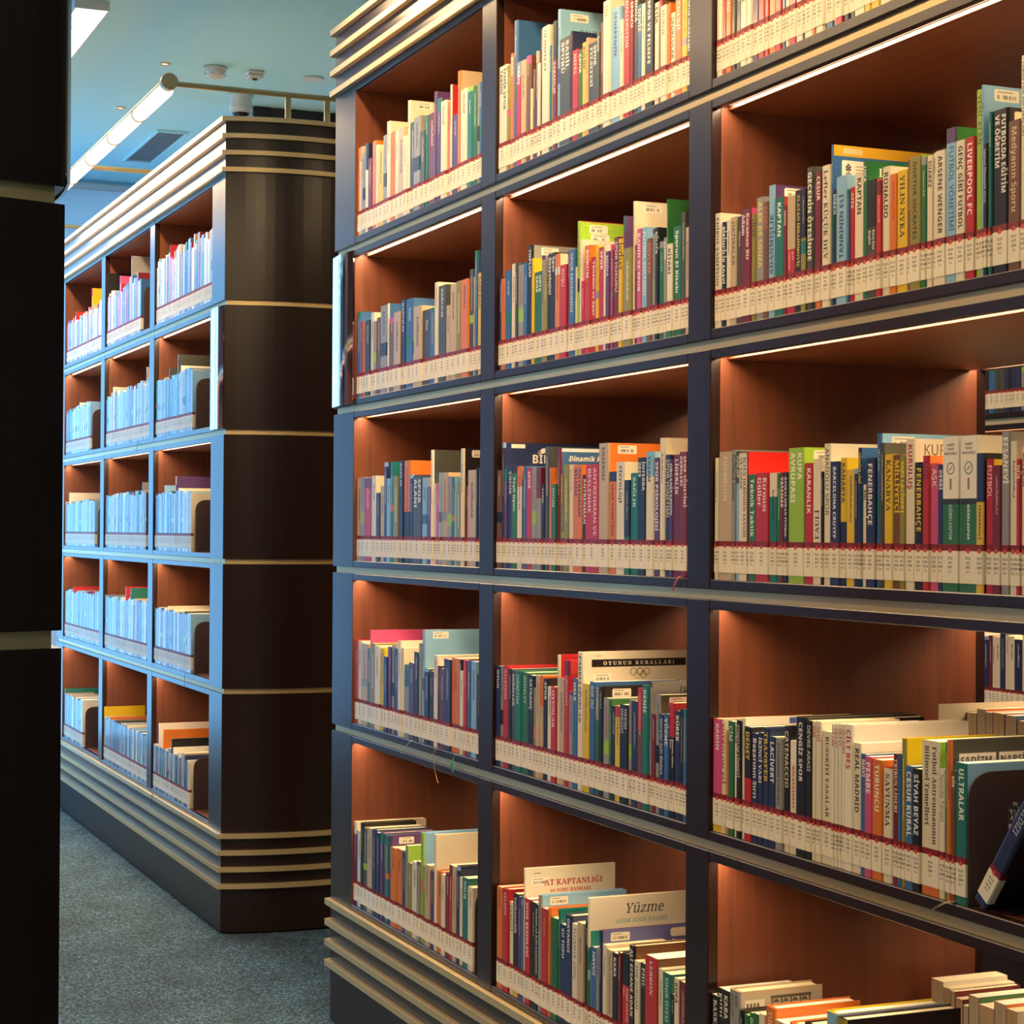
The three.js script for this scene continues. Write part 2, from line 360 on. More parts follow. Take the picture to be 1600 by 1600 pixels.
// ---------------------------------------------------------------- ceiling fittings
{
  const t = thing('ceiling_light', 'bright twin strip light on the ceiling at the upper left', 'ceiling light', [-3.1, H, 0.33]);
  mesh('housing', [box(-1.2, -0.035, -0.064, 1.2, 0, -0.058, 0.001), box(-1.2, -0.035, 0.058, 1.2, 0, 0.064, 0.001), box(-1.2, -0.035, -0.058, -1.194, 0, 0.058, 0.001), box(1.194, -0.035, -0.058, 1.2, 0, 0.058, 0.001), box(-1.194, -0.03, 0.017, 1.194, 0, 0.021, 0.0005)], M.plastic, t);
  for (const [a, b] of [[-0.057, 0.016], [0.022, 0.057]]) mesh('diffuser', box(-1.19, -0.032, a, 1.19, -0.006, b, 0.001), M.panel, t);
  const lt = new THREE.RectAreaLight(new THREE.Color().setRGB(1, 0.78, 0.52), CEIL_I, 2.36, 0.11); lt.name = 'ceiling_light_glow'; lt.position.set(0, -0.037, 0); lt.rotation.x = -Math.PI / 2; t.add(lt);
  for (const [x, z] of [[6.2, 0.33], [6.2, 2.9]]) {     // copies of the fitting added outside the view as fill light
    const c = t.clone(); c.name = numbered('ceiling_light'); c.position.set(x, H, z); scene.add(c);
    c.userData = { label: 'twin strip light elsewhere on the ceiling, outside the view', category: 'ceiling light', group: 'added fill lights outside the view' };
  }
  const smoke = thing('smoke_detector', 'round white smoke detector on the ceiling', 'smoke detector', [-2.72, H, -0.333]);
  mesh('base', lathe([[0, 0], [0.048, 0], [0.049, -0.012], [0.045, -0.020], [0, -0.021]]), M.plastic, smoke);
  mesh('cover', lathe([[0.043, -0.0205], [0.042, -0.034], [0.030, -0.046], [0.014, -0.050], [0, -0.050]]), M.plastic, smoke);
  mesh('sensor_slots', [0, 1, 2, 3, 4, 5].map((i) => { const g = new THREE.BoxGeometry(0.016, 0.006, 0.004); g.translate(0, -0.033, 0.0425); g.rotateY(i * Math.PI / 3); return g; }), M.grille, smoke);
  const det = thing('ceiling_sensor', 'small square white sensor beside the smoke detector', 'sensor', [-2.735, H, -0.507]);
  mesh('base', box(-0.037, -0.014, -0.037, 0.037, 0, 0.037, 0.006), M.plastic, det);
  mesh('housing', box(-0.033, -0.030, -0.033, 0.033, -0.0145, 0.033, 0.008), M.plastic, det);
  mesh('lens', lathe([[0, -0.036], [0.010, -0.035], [0.013, -0.0302], [0, -0.0302]], 0, 0, 0, 16), M.black, det);
  const rnd1 = thing('ceiling_cover', 'flat round white cover plate on the ceiling near the near bookcase cornice', 'ceiling plate', [-2.74, H, -0.766]);
  mesh('disc', lathe([[0, -0.009], [0.040, -0.009], [0.044, -0.006], [0.045, 0], [0, 0]]), M.plastic, rnd1);
  for (const [i, x] of [-2.745, -3.66].entries()) {
    const s = thing('ceiling_spotlight', i ? 'tiny recessed ceiling spotlight farther from the smoke detector' : 'tiny recessed ceiling spotlight just above the rail end cap', 'spotlight', [x, H, -0.126]);
    mesh('ring', lathe([[0.013, -0.001], [0.014, -0.005], [0.020, -0.006], [0.025, -0.003], [0.026, 0]], 0, 0, 0, 20), M.brass, s);
    mesh('lens', lathe([[0, -0.0035], [0.0135, -0.002], [0.0135, 0], [0, 0]], 0, 0, 0, 16), M.panel, s);
  }
  const cam = thing('dome_camera', 'white dome security camera hanging from the ceiling over the far bookcase', 'security camera', [-3.18, H, -0.565]);
  mesh('mount', lathe([[0, 0], [0.055, 0], [0.056, -0.006], [0.050, -0.010], [0.049, -0.052], [0.052, -0.058], [0.050, -0.070], [0.041, -0.078], [0, -0.078]]), M.plastic, cam);
  mesh('dome', lathe([[0.039, -0.0785], [0.037, -0.092], [0.029, -0.106], [0.016, -0.115], [0, -0.118]]), M.black, cam);
  mesh('dome_rim', (() => { const g = new THREE.TorusGeometry(0.041, 0.004, 8, 28); g.rotateX(Math.PI / 2); g.translate(0, -0.079, 0); return g; })(), M.plastic, cam);
  const vent = thing('ceiling_vent', 'grey slatted air vent in the ceiling above the far bookcase', 'air vent', [-4.475, H, -0.462]);
  const vl = 0.41, vw = 0.078;
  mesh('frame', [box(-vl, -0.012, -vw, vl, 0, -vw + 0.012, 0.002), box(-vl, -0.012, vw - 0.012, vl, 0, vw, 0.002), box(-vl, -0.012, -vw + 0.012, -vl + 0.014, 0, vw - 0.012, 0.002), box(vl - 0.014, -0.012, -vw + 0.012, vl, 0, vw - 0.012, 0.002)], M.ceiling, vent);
  mesh('back_plate', box(-vl + 0.014, -0.002, -vw + 0.012, vl - 0.014, 0, vw - 0.012, 0.0005), M.bookend, vent);
  for (let i = 0; i < 10; i++) { const z = -vw + 0.012 + (i + 0.5) * (2 * vw - 0.024) / 10; mesh('slat', (() => { const g = box(-vl + 0.0145, -0.0012, -0.0052, vl - 0.0145, 0.0012, 0.0052, 0.0004); g.rotateX(0.5); g.translate(0, -0.0075, z); return g; })(), M.grille, vent); }
}

// ---------------------------------------------------------------- books
const PAL = {
  W: ['#ebe4d4', 'white'], C: ['#dfd5bd', 'cream'], T: ['#bfa888', 'tan'], G: ['#8f8f8e', 'grey'], D: ['#45463f', 'dark olive'], K: ['#19181b', 'black'],
  R: ['#b8222b', 'red'], M: ['#701c2b', 'maroon'], O: ['#d6742a', 'orange'], Y: ['#dcb91f', 'yellow'], L: ['#93bd38', 'lime green'], E: ['#2a6b3e', 'green'],
  N: ['#222e58', 'navy'], B: ['#38659c', 'blue'], S: ['#84b4d8', 'light blue'], A: ['#1c7068', 'teal'], P: ['#54386c', 'purple'], I: ['#cc4f83', 'pink'],
  V: ['#8d8436', 'olive'], U: ['#6f4a2e', 'brown'],
};
const KEYS = Object.keys(PAL), INK = { k: '#1d1a18', w: '#f1ede4', y: '#e9cc2c', n: '#20294f', r: '#a8202a', o: '#d9702a', t: '#c9b393', s: '#cfd6dc', v: '#5e6a22', e: '#2f6b40', c: '#ded3b8' };
const inkFor = (k) => 'WCTSLYGO'.includes(k) ? pick(['k', 'k', 'n', 'r']) : pick(['w', 'w', 'w', 'y', 'c']);
const AW = 2048, CELL_W = 48, CELL_H = 384, COLS = 42, ROWS = 5, COV_W = 256, COV_H = 336;
const atlas = [0, 1].map(() => { const c = document.createElement('canvas'); c.width = c.height = AW; const g = c.getContext('2d'); g.fillStyle = '#888'; g.fillRect(0, 0, AW, AW); return { c, g }; });
const covers = (() => { const c = document.createElement('canvas'); c.width = c.height = AW; const g = c.getContext('2d'); g.fillStyle = '#999'; g.fillRect(0, 0, AW, AW); return { c, g }; })();
let cellAt = 0, coverAt = 0;
// plain colour patches sit in the strip under the cells of each atlas
const patchUV = (k) => { const i = KEYS.indexOf(k); return [(i * 64 + 8) / AW, 1 - (ROWS * CELL_H + 40) / AW, (i * 64 + 56) / AW, 1 - (ROWS * CELL_H + 90) / AW]; };
for (const { g } of atlas) KEYS.forEach((k, i) => { g.fillStyle = PAL[k][0]; g.fillRect(i * 64, ROWS * CELL_H + 20, 64, 108); });
function fitText(g, txt, len, size, font) {
  g.font = `${font.replace('SIZE', size)}`;
  const w = g.measureText(txt).width; return w > len ? size * len / w : size;
}
const FONTS = ['bold SIZEpx sans-serif', 'bold SIZEpx serif', 'SIZEpx sans-serif', 'bold SIZEpx sans-serif'];
// spine artwork, drawn in millimetres: t wide, h tall
function spineCell(t, h, key, ink, text) {
  const n = cellAt++, a = Math.floor(n / (COLS * ROWS)), i = n % (COLS * ROWS);
  if (a > 1) throw new Error('spine atlas is full');
  const g = atlas[a].g, cx = (i % COLS) * CELL_W, cy = Math.floor(i / COLS) * CELL_H;
  const m = key.match(/^(\w)(?:\/(\w)(\.\d+))?$/), k1 = m[1], k2 = m[2], f = parseFloat(m[3] || 1);
  g.save(); g.beginPath(); g.rect(cx, cy, CELL_W, CELL_H); g.clip();
  g.translate(cx, cy); g.scale(CELL_W / t, CELL_H / h);
  g.fillStyle = PAL[k1][0]; g.fillRect(0, 0, t, h);
  if (k2) { g.fillStyle = PAL[k2][0]; g.fillRect(0, f * h, t, h); }
  const up = ink.includes('^'), col = INK[ink[0]] || INK[inkFor(k2 && f < 0.4 ? k2 : k1)];
  const room = h - 78;                                                  // above the library label
  if (text) {
    const top = k2 && f < 0.5 && text.length > 6 && text !== 'KİTABI' ? f * h + 4 : 8, len = h - 74 - top, font = pick(FONTS);
    let size = Math.min(t * 0.78, 15); size = fitText(g, text, len, size, font);
    if (size < t * 0.42 && text.includes(' ') && t > 13) {              // long titles run in two lines
      const w = text.split(' '), half = Math.ceil(w.length / 2), two = [w.slice(0, half).join(' '), w.slice(half).join(' ')];
      const s2 = Math.min(t * 0.36, ...two.map((x) => fitText(g, x, len, t * 0.36, font)));
      two.forEach((x, j) => { g.save(); g.translate(t * (j ? 0.3 : 0.7), top); g.rotate(Math.PI / 2); g.fillStyle = col; g.textBaseline = 'middle'; g.font = font.replace('SIZE', s2); g.fillText(x, 0, 0); g.restore(); });
    } else {
      g.save(); g.fillStyle = col; g.textBaseline = 'middle'; g.font = font.replace('SIZE', size);
      if (up) { g.translate(t / 2, h - 72); g.rotate(-Math.PI / 2); } else { g.translate(t / 2, top); g.rotate(Math.PI / 2); }
      g.fillText(text, 0, 0); g.restore();
    }
    if (text === 'GÖRELESPOR') {
      g.fillStyle = '#2b2b2b'; g.fillRect(0, f * h - 4, t, 8); g.textAlign = 'center'; g.font = 'bold 5px sans-serif';
      ['AHMET', 'YUSUF', 'HANCIOĞLU'].forEach((x, j) => { g.font = `bold ${fitText(g, x, t * 0.8, 5, 'bold SIZEpx sans-serif')}px sans-serif`; g.fillText(x, t / 2, 14 + j * 6); });
      g.lineWidth = 1.4; g.strokeStyle = '#3a5b46'; g.beginPath(); g.arc(t / 2, 46, t * 0.2, 0, 7); g.stroke(); g.beginPath(); g.moveTo(t * 0.4, 49); g.lineTo(t * 0.6, 43); g.stroke();
      g.fillStyle = '#8a6f50'; g.fillRect(t * 0.45, 60, t * 0.1, 16);
    }
  } else {                                                              // fine print too small to read: thin rules
    g.fillStyle = col; g.globalAlpha = 0.75;
    const y0 = 10 + rnd() * 20, l = room * (0.2 + 0.45 * rnd());
    for (let y = y0; y < y0 + l; y += 3.2) g.fillRect(t * 0.42 + rnd() * 0.6, y, t * (0.12 + 0.16 * rnd()), 2.1);
    if (rnd() < 0.4) { g.globalAlpha = 1; g.fillStyle = PAL[pick(KEYS)][0]; g.fillRect(0, pick([0, room * 0.7]), t, 8 + rnd() * 22); }
    g.globalAlpha = 1;
  }
  g.restore();
  const e = 1.2 / AW;
  return { a, uv: [cx / AW + e, 1 - (cy + CELL_H) / AW + e, (cx + CELL_W) / AW - e, 1 - cy / AW - e] };
}
const ruled = (g, x, y, w, n, s, col) => { g.fillStyle = col; for (let i = 0; i < n; i++) g.fillRect(x, y + i * s, w * (0.6 + 0.4 * rnd()), s * 0.35); };
const sticker = (g, x, y) => { g.fillStyle = '#e9e4d6'; g.beginPath(); g.roundRect(x, y, 42, 17, 3); g.fill(); g.fillStyle = '#55504a'; for (let i = 0; i < 16; i++) if (rnd() < 0.65) g.fillRect(x + 5 + i * 2, y + 8, 1.2, 5.5); ruled(g, x + 5, y + 3, 28, 1, 4, '#8a8478'); };
const crest = (g, x, y) => { g.fillStyle = '#ece7db'; g.beginPath(); g.roundRect(x, y, 74, 30, 3); g.fill(); g.fillStyle = '#3c3a38'; for (const [dx, dy] of [[0, 0], [-3, 3], [3, 3], [0, 5], [-3, 7.5], [3, 7.5]]) { g.beginPath(); g.arc(x + 12 + dx, y + 7 + dy, 2, 0, 7); g.fill(); } g.fillRect(x + 11.3, y + 14, 1.4, 6); g.fillRect(x + 7, y + 20, 10, 1.4); ruled(g, x + 26, y + 8, 40, 3, 5, '#a59d8c'); ruled(g, x + 6, y + 24, 60, 1, 4, '#8d94a8'); };
// front cover artwork in millimetres: d wide, h tall (only the head of a cover ever shows over its neighbour)
const ART = {
  plain() {}, sticker(g) { sticker(g, 18, 5); }, twostickers(g, d, h) { for (let i = 0; i < 30; i++) { g.fillStyle = pick(['#c9cf3f', '#7db04a', '#d8d77a', '#5c9a5a']); g.globalAlpha = 0.6; g.fillRect(rnd() * d, 4 + rnd() * 46, 30 + rnd() * 30, 2); } g.globalAlpha = 1; g.fillStyle = '#c65a50'; g.fillRect(0, 0, d, 2.5); sticker(g, 20, 8); sticker(g, 24, 26); },
  emblem(g, d) { crest(g, d * 0.3, 14); },
  yellowband(g, d, h) { g.fillStyle = '#e0a92e'; g.fillRect(0, 0, d, 18); g.fillStyle = '#d9c79c'; g.fillRect(18, 5, 36, 9); crest(g, 16, 24); },
  luca(g) { g.fillStyle = '#e8e2d2'; g.font = 'bold 17px serif'; g.fillText('LUCA', 20, 24); },
  mil(g, d, h) { g.fillStyle = '#d9221f'; g.fillRect(0, 0, d * 0.72, h); g.fillStyle = '#5b7358'; g.fillRect(d * 0.72, 0, d, h); g.fillStyle = '#f0dcc8'; g.font = 'bold 24px sans-serif'; g.fillText('MİL', d * 0.40, 27); },
  kurulus(g) { g.fillStyle = '#6a5238'; g.font = '22px sans-serif'; g.fillText('KURULUŞ', 14, 25); ruled(g, 16, 36, 36, 1, 8, '#b09c78'); },
  player(g, d, h) { g.fillStyle = '#cfc4ae'; g.fillRect(0, 0, d, h); g.fillStyle = '#3a3029'; g.beginPath(); g.ellipse(32, 26, 9, 12, 0, 0, 7); g.fill(); g.fillRect(28, 34, 9, 12); g.beginPath(); g.moveTo(8, 130); g.lineTo(12, 56); g.lineTo(32, 44); g.lineTo(54, 56); g.lineTo(58, 130); g.fill(); g.fillStyle = '#a88e72'; g.beginPath(); g.ellipse(32, 29, 7, 10, 0, 0, 7); g.fill(); },
  greenlow(g, d, h) { g.fillStyle = '#1d4a26'; g.fillRect(0, h * 0.35, d, h); g.fillStyle = '#e4dfd2'; g.beginPath(); g.roundRect(8, 6, 24, 22, 3); g.fill(); },
  colourdots(g, d) { g.fillStyle = '#3d55a0'; g.fillRect(d * 0.4, 2, 14, 10); g.fillRect(d * 0.68, 2, 10, 10); g.fillStyle = '#d9b11f'; g.fillRect(d * 0.5, 0, 30, 12); },
  sadizm(g, d) { g.fillStyle = '#ece6da'; let x = 14; for (const w of ['SADİZM,', 'NARSİZM,', 'SCHADENFREUDE']) { g.font = 'bold 15px sans-serif'; const l = g.measureText(w).width; g.fillStyle = '#e4ddd0'; g.fillRect(x - 2, 20, l + 4, 20); g.fillStyle = '#3c3733'; g.fillText(w, x, 35.5); x += l + 9; } },
  house(g, d, h) { g.fillStyle = '#b9ad99'; g.fillRect(0, 6, d, 60); g.fillStyle = '#5a5148'; g.fillRect(d * 0.36, 12, d * 0.5, 5); for (let i = 0; i < 5; i++) g.fillRect(d * (0.37 + i * 0.115), 14, 3, 40); for (let i = 0; i < 4; i++) { g.beginPath(); g.arc(d * (0.43 + i * 0.115), 24, 6, Math.PI, 0); g.fill(); } g.fillStyle = '#e8e0cf'; g.fillRect(d * 0.05, 16, d * 0.24, 44); g.fillStyle = '#6a6156'; for (let i = 0; i < 8; i++) g.fillRect(d * 0.07 + (i % 4) * 7, 22 + Math.floor(i / 4) * 16, 4, 10); },
  shapes(g, d, h) { g.fillStyle = '#8390b8'; g.fillRect(0, 0, d, h); g.fillStyle = '#dcd6b0'; g.beginPath(); g.moveTo(0, 40); g.lineTo(d * 0.55, 4); g.lineTo(d * 0.75, 16); g.lineTo(d * 0.3, 60); g.lineTo(0, 60); g.fill(); g.fillStyle = '#3f4a7c'; g.beginPath(); g.moveTo(d * 0.75, 6); g.lineTo(d, 6); g.lineTo(d, 40); g.fill(); },
  ruya(g) { sticker(g, 22, 8); g.fillStyle = '#31506c'; g.font = '17px sans-serif'; g.fillText('RÜYA', 90, 36); g.fillText('ÇALIŞMA', 44, 52); },
  bil(g, d) { g.fillStyle = '#e9e4d4'; g.fillRect(14, 4, 34, 9); g.font = 'bold 27px sans-serif'; g.fillText('BİLİM', 64, 46); g.beginPath(); g.ellipse(92, 18, 6, 6, 0, 0, 7); g.fill(); g.strokeStyle = '#e9e4d4'; g.lineWidth = 1.6; g.beginPath(); g.ellipse(92, 18, 13, 4, -0.4, 0, 7); g.stroke(); },
  kuvvet(g, d, h) { g.fillStyle = '#d7dbe0'; g.fillRect(0, 2, d, 7); g.fillStyle = '#f0ede6'; g.font = 'italic bold 15px sans-serif'; g.fillText('Dinamik Kuvvet ve Patlayıcı', 16, 28); g.fillStyle = '#8a2f3c'; g.beginPath(); g.arc(d * 0.6, 54, 18, 0, 7); g.fill(); },
  oyunun(g, d) { ruled(g, 24, 8, 24, 1, 4, '#a89a80'); g.fillStyle = '#1c1815'; g.fillRect(18, 16, d - 30, 15); g.fillStyle = '#ece5d2'; g.font = 'bold 11px serif'; g.textAlign = 'center'; g.fillText('O Y U N U N   K U R A L L A R I', 18 + (d - 30) / 2, 27.5); g.lineWidth = 1.5; ['#4f7f86', '#4a4238', '#b0514a', '#c3a24a', '#56804e'].forEach((c, i) => { g.strokeStyle = c; g.beginPath(); g.arc(d * 0.46 + (i < 3 ? i * 15 : (i - 3) * 15 + 7.5), i < 3 ? 42 : 48, 7, 0, 7); g.stroke(); }); g.fillStyle = '#5a5044'; g.font = '11px serif'; g.fillText('ANTİKDEN MODERNİTEYE OLİMPİYAT OYUNLARI', d * 0.52, 68, d - 26); sticker(g, 22, 44); },
  ikiz(g) { g.fillStyle = '#24262c'; g.font = '19px serif'; g.fillText('İKİZ', 58, 26); },
  kaptan(g, d) { ruled(g, 20, 12, 22, 1, 4, '#6b6660'); sticker(g, 14, 22); g.fillStyle = '#a8202a'; g.font = 'bold 17px serif'; g.fillText('AT KAPTANLIĞI', 44, 40); g.font = 'bold 10.5px serif'; g.fillText('ve SORU BANKASI', 58, 55); for (const x of [42, 156]) { g.beginPath(); g.arc(x, 62, 4.5, 0, 7); g.fill(); } g.fillStyle = '#444'; g.font = '8px serif'; g.fillText('(YAZILI BASKISI)', 66, 68); },
  yuzme(g, d, h) { g.fillStyle = '#237f7b'; g.fillRect(0, 66, d, 60); g.fillStyle = '#1f1c1c'; g.font = 'italic 27px serif'; g.textAlign = 'center'; g.fillText('Yüzme', d * 0.5, 36); g.fillStyle = '#6f9a94'; g.font = '12px serif'; g.fillText('ADIM ADIM BAŞARI', d * 0.48, 55); g.fillStyle = '#f0ebe0'; g.font = 'italic 12px serif'; g.fillText('Suya giriş', d * 0.4, 112); },
  basket(g, d, h) { g.fillStyle = '#5d6399'; g.fillRect(0, 0, d, h); sticker(g, 18, 6); g.fillStyle = '#f0ebdf'; g.font = 'bold 11px sans-serif'; g.fillText('Teknik, Kural ve Oyun', 66, 36); g.fillStyle = '#e3d9bf'; g.beginPath(); g.roundRect(d - 64, 6, 52, 17, 5); g.fill(); sticker(g, 18, 30); },
  arc(g, d, h) { g.fillStyle = '#6b625c'; g.beginPath(); g.arc(d * 0.82, 92, 74, 0, 7); g.fill(); g.strokeStyle = '#b02a30'; g.lineWidth = 7; g.beginPath(); g.arc(d * 0.82, 92, 74, 0, 7); g.stroke(); },
  ka(g) { g.fillStyle = '#b9b4a6'; g.font = 'italic 17px serif'; g.fillText('KAPTANI', 44, 120); },
};
function coverCell(d, h, key, art) {
  const i = coverAt++; if (i >= 48) throw new Error('cover atlas is full');
  const g = covers.g, cx = (i % 8) * COV_W, cy = Math.floor(i / 8) * COV_H;
  g.save(); g.beginPath(); g.rect(cx, cy, COV_W, COV_H); g.clip(); g.translate(cx, cy); g.scale(COV_W / d, COV_H / h);
  g.fillStyle = PAL[key][0]; g.fillRect(0, 0, d, h); ART[art](g, d, h); g.restore();
  const e = 1.2 / AW; return [cx / AW + e, 1 - (cy + COV_H) / AW + e, (cx + COV_W) / AW - e, 1 - cy / AW - e];
}
// label artwork: 60 mm wide wrap-around, 58 mm tall; twelve call numbers
const LW = 1024, labelCanvas = document.createElement('canvas'); labelCanvas.width = LW; labelCanvas.height = 768;
{
  const g = labelCanvas.getContext('2d'), w = LW / 4, h = 256;
  for (let i = 0; i < 12; i++) {
    g.save(); g.translate((i % 4) * w, Math.floor(i / 4) * h); g.scale(w / 60, h / 58); g.beginPath(); g.rect(0, 0, 60, 58); g.clip();
    g.fillStyle = '#e9dfc9'; g.fillRect(0, 0, 60, 58);
    g.fillStyle = '#7d161b'; g.beginPath(); g.moveTo(0, 0); g.lineTo(60, 0); g.lineTo(60, 11); g.lineTo(41, 10); g.quadraticCurveTo(35, 9, 33.2, 12.5); g.lineTo(26.8, 12.5); g.quadraticCurveTo(25, 9, 19, 10); g.lineTo(0, 11); g.fill();
    g.fillStyle = '#d5452a'; g.beginPath(); g.arc(30, 10, 3.6, 0, 7); g.fill();
    g.fillStyle = '#3b3733'; g.textAlign = 'center'; g.font = 'bold 5.4px sans-serif';
    const a = 790 + Math.floor(rnd() * 9), b = ['TUR', 'KAR', 'ALP', 'SAY', 'DEM', 'ERG', 'YIL', 'OZT', 'FIS', 'BAL', 'KOC', 'ACI'][i];
    [`${a}.${300 + Math.floor(rnd() * 60)}`, b, `${1998 + Math.floor(rnd() * 22)}`, pick(['k.1', 'k.2', '1.c'])].forEach((x, j) => g.fillText(x, 30, 23 + j * 6.4, 12));
    g.restore();
  }
}
const canvasTex = (c) => { const t = new THREE.CanvasTexture(c); t.colorSpace = THREE.SRGBColorSpace; t.magFilter = THREE.LinearFilter; return t; };
const bookMat = [0, 1].map((i) => std({ roughness: 0.34, clearcoat: 0.25, clearcoatRoughness: 0.12, name: `printed_book_cover_${i + 1}` }));
const artMat = std({ roughness: 0.34, name: 'printed_front_cover' }), labelMat = std({ roughness: 0.5, name: 'library_label' });
const pageTex = dataTex(64, 64, (x) => { const v = 222 + 32 * fl(x * 5, 9) ; return [v, v * 0.975, v * 0.90]; }, true);
const pageMat = ['#ffffff', '#fff6e2', '#f6ead0'].map((c, i) => std({ color: new THREE.Color(c), map: pageTex, roughness: 0.9, name: `book_pages_${i + 1}` }));

// geometry of one book standing at the origin, spine at z = 0, facing +z; t thick, h tall, d deep
function bookGeo(t, h, d, spine, coverUV, coverOnArt, hard) {
  const cv = new Tri(), art = new Tri(), pg = new Tri(), c = hard ? 0.0022 : 0.0007, over = hard ? 0.003 : 0.0006, a = t / 2, r = Math.min(t * 0.28, hard ? 0.004 : 0.0018);
  const prof = [[-a, -r], [-a + r * 0.35, -r * 0.35], [-a + r, 0], [a - r, 0], [a - r * 0.35, -r * 0.35], [a, -r]];
  const [u0, v0, u1, v1] = spine;
  for (let i = 0; i < prof.length - 1; i++) {
    const p = prof[i], q = prof[i + 1], k = (x) => u0 + (u1 - u0) * (x + a) / t;
    cv.quad([p[0], 0, p[1]], [q[0], 0, q[1]], [q[0], h, q[1]], [p[0], h, p[1]], [[k(p[0]), v0], [k(q[0]), v0], [k(q[0]), v1], [k(p[0]), v1]]);
  }
  const [p0, q0, p1, q1] = coverUV, [s0, w0, s1, w1] = coverOnArt ? coverOnArt : coverUV, C = [[p0, q0], [p1, q0], [p1, q1], [p0, q1]];
  (coverOnArt ? art : cv).quad([a, 0, -r], [a, 0, -d], [a, h, -d], [a, h, -r], [[s0, w0], [s1, w0], [s1, w1], [s0, w1]]);
  cv.quad([-a, 0, -d], [-a, 0, -r], [-a, h, -r], [-a, h, -d], C);
  cv.quad([a - c, 0, -d], [a - c, 0, -r], [a - c, h, -r], [a - c, h, -d], C); cv.quad([-a + c, 0, -r], [-a + c, 0, -d], [-a + c, h, -d], [-a + c, h, -r], C);
  for (const s of [-1, 1]) {
    const x0 = s < 0 ? -a : a - c, x1 = s < 0 ? -a + c : a;
    cv.quad([x0, h, -r], [x1, h, -r], [x1, h, -d], [x0, h, -d], C); cv.quad([x0, 0, -d], [x1, 0, -d], [x1, 0, -r], [x0, 0, -r], C);
    cv.quad([x1, 0, -d], [x0, 0, -d], [x0, h, -d], [x1, h, -d], C);
  }
  const cap = (y, up) => { for (let i = 1; i < prof.length - 1; i++) { const f = [prof[0], prof[i], prof[i + 1]].map((p) => [p[0], y, p[1]]); cv.tri(...(up ? f : f.reverse()), [[p0, q0], [p1, q0], [p1, q1]]); } };
  cap(h, true); cap(0, false); cv.quad([a - c, 0, -r - c], [-a + c, 0, -r - c], [-a + c, h, -r - c], [a - c, h, -r - c], C);
  const x0 = -a + c, x1 = a - c, y0 = over, y1 = h - over, z0 = -d + over, z1 = -r - c, f = 0.0, U = (x) => x / 0.03, cu = hard ? t * 0.12 : 0;
  pg.quad([x0, y1, z1], [x1, y1, z1], [x1, y1, z0], [x0, y1, z0], [[U(x0), 0], [U(x1), 0], [U(x1), 1], [U(x0), 1]]);
  pg.quad([x0, y0, z0], [x1, y0, z0], [x1, y0, z1], [x0, y0, z1], [[U(x0), 0], [U(x1), 0], [U(x1), 1], [U(x0), 1]]);
  const xm = (x0 + x1) / 2;
  pg.quad([xm, y0, z0 + cu], [x0, y0, z0], [x0, y1, z0], [xm, y1, z0 + cu], [[U(xm), 0], [U(x0), 0], [U(x0), 1], [U(xm), 1]]);
  pg.quad([x1, y0, z0], [xm, y0, z0 + cu], [xm, y1, z0 + cu], [x1, y1, z0], [[U(x1), 0], [U(xm), 0], [U(xm), 1], [U(x1), 1]]);
  return { cover: cv.geo(), art: coverOnArt ? art.geo() : null, pages: pg.geo() };
}
function labelGeo(t, y0 = 0.0125, hgt = 0.055) {
  const i = Math.floor(rnd() * 12), lu = (i % 4) / 4, lv = 1 - (Math.floor(i / 4) + 1) / 3, g = new Tri(), a = t / 2 + 0.00035, w = 0.011, e = 0.0005;
  const U = (m) => lu + (0.5 + Math.max(-0.49, Math.min(0.49, m / 0.06))) / 4, v0 = lv + 0.004, v1 = lv + 1 / 3 - 0.004;
  const strip = (p, q, mp, mq) => g.quad([p[0], y0, p[1]], [q[0], y0, q[1]], [q[0], y0 + hgt, q[1]], [p[0], y0 + hgt, p[1]], [[U(mp), v0], [U(mq), v0], [U(mq), v1], [U(mp), v1]]);
  const r = Math.min(t * 0.28, 0.0018);
  strip([-a, -w], [-a, -r], -a - w, -a); strip([-a, -r], [-a + r, e], -a, -a + r); strip([-a + r, e], [a - r, e], -a + r, a - r); strip([a - r, e], [a, -r], a - r, a); strip([a, -r], [a, -w], a, a + w);
  return g.geo();
}
const genericSpines = {};
for (const k of KEYS) genericSpines[k] = [0, 1, 2, 3].map((i) => spineCell(16 + i * 3, 200, k, '', ''));

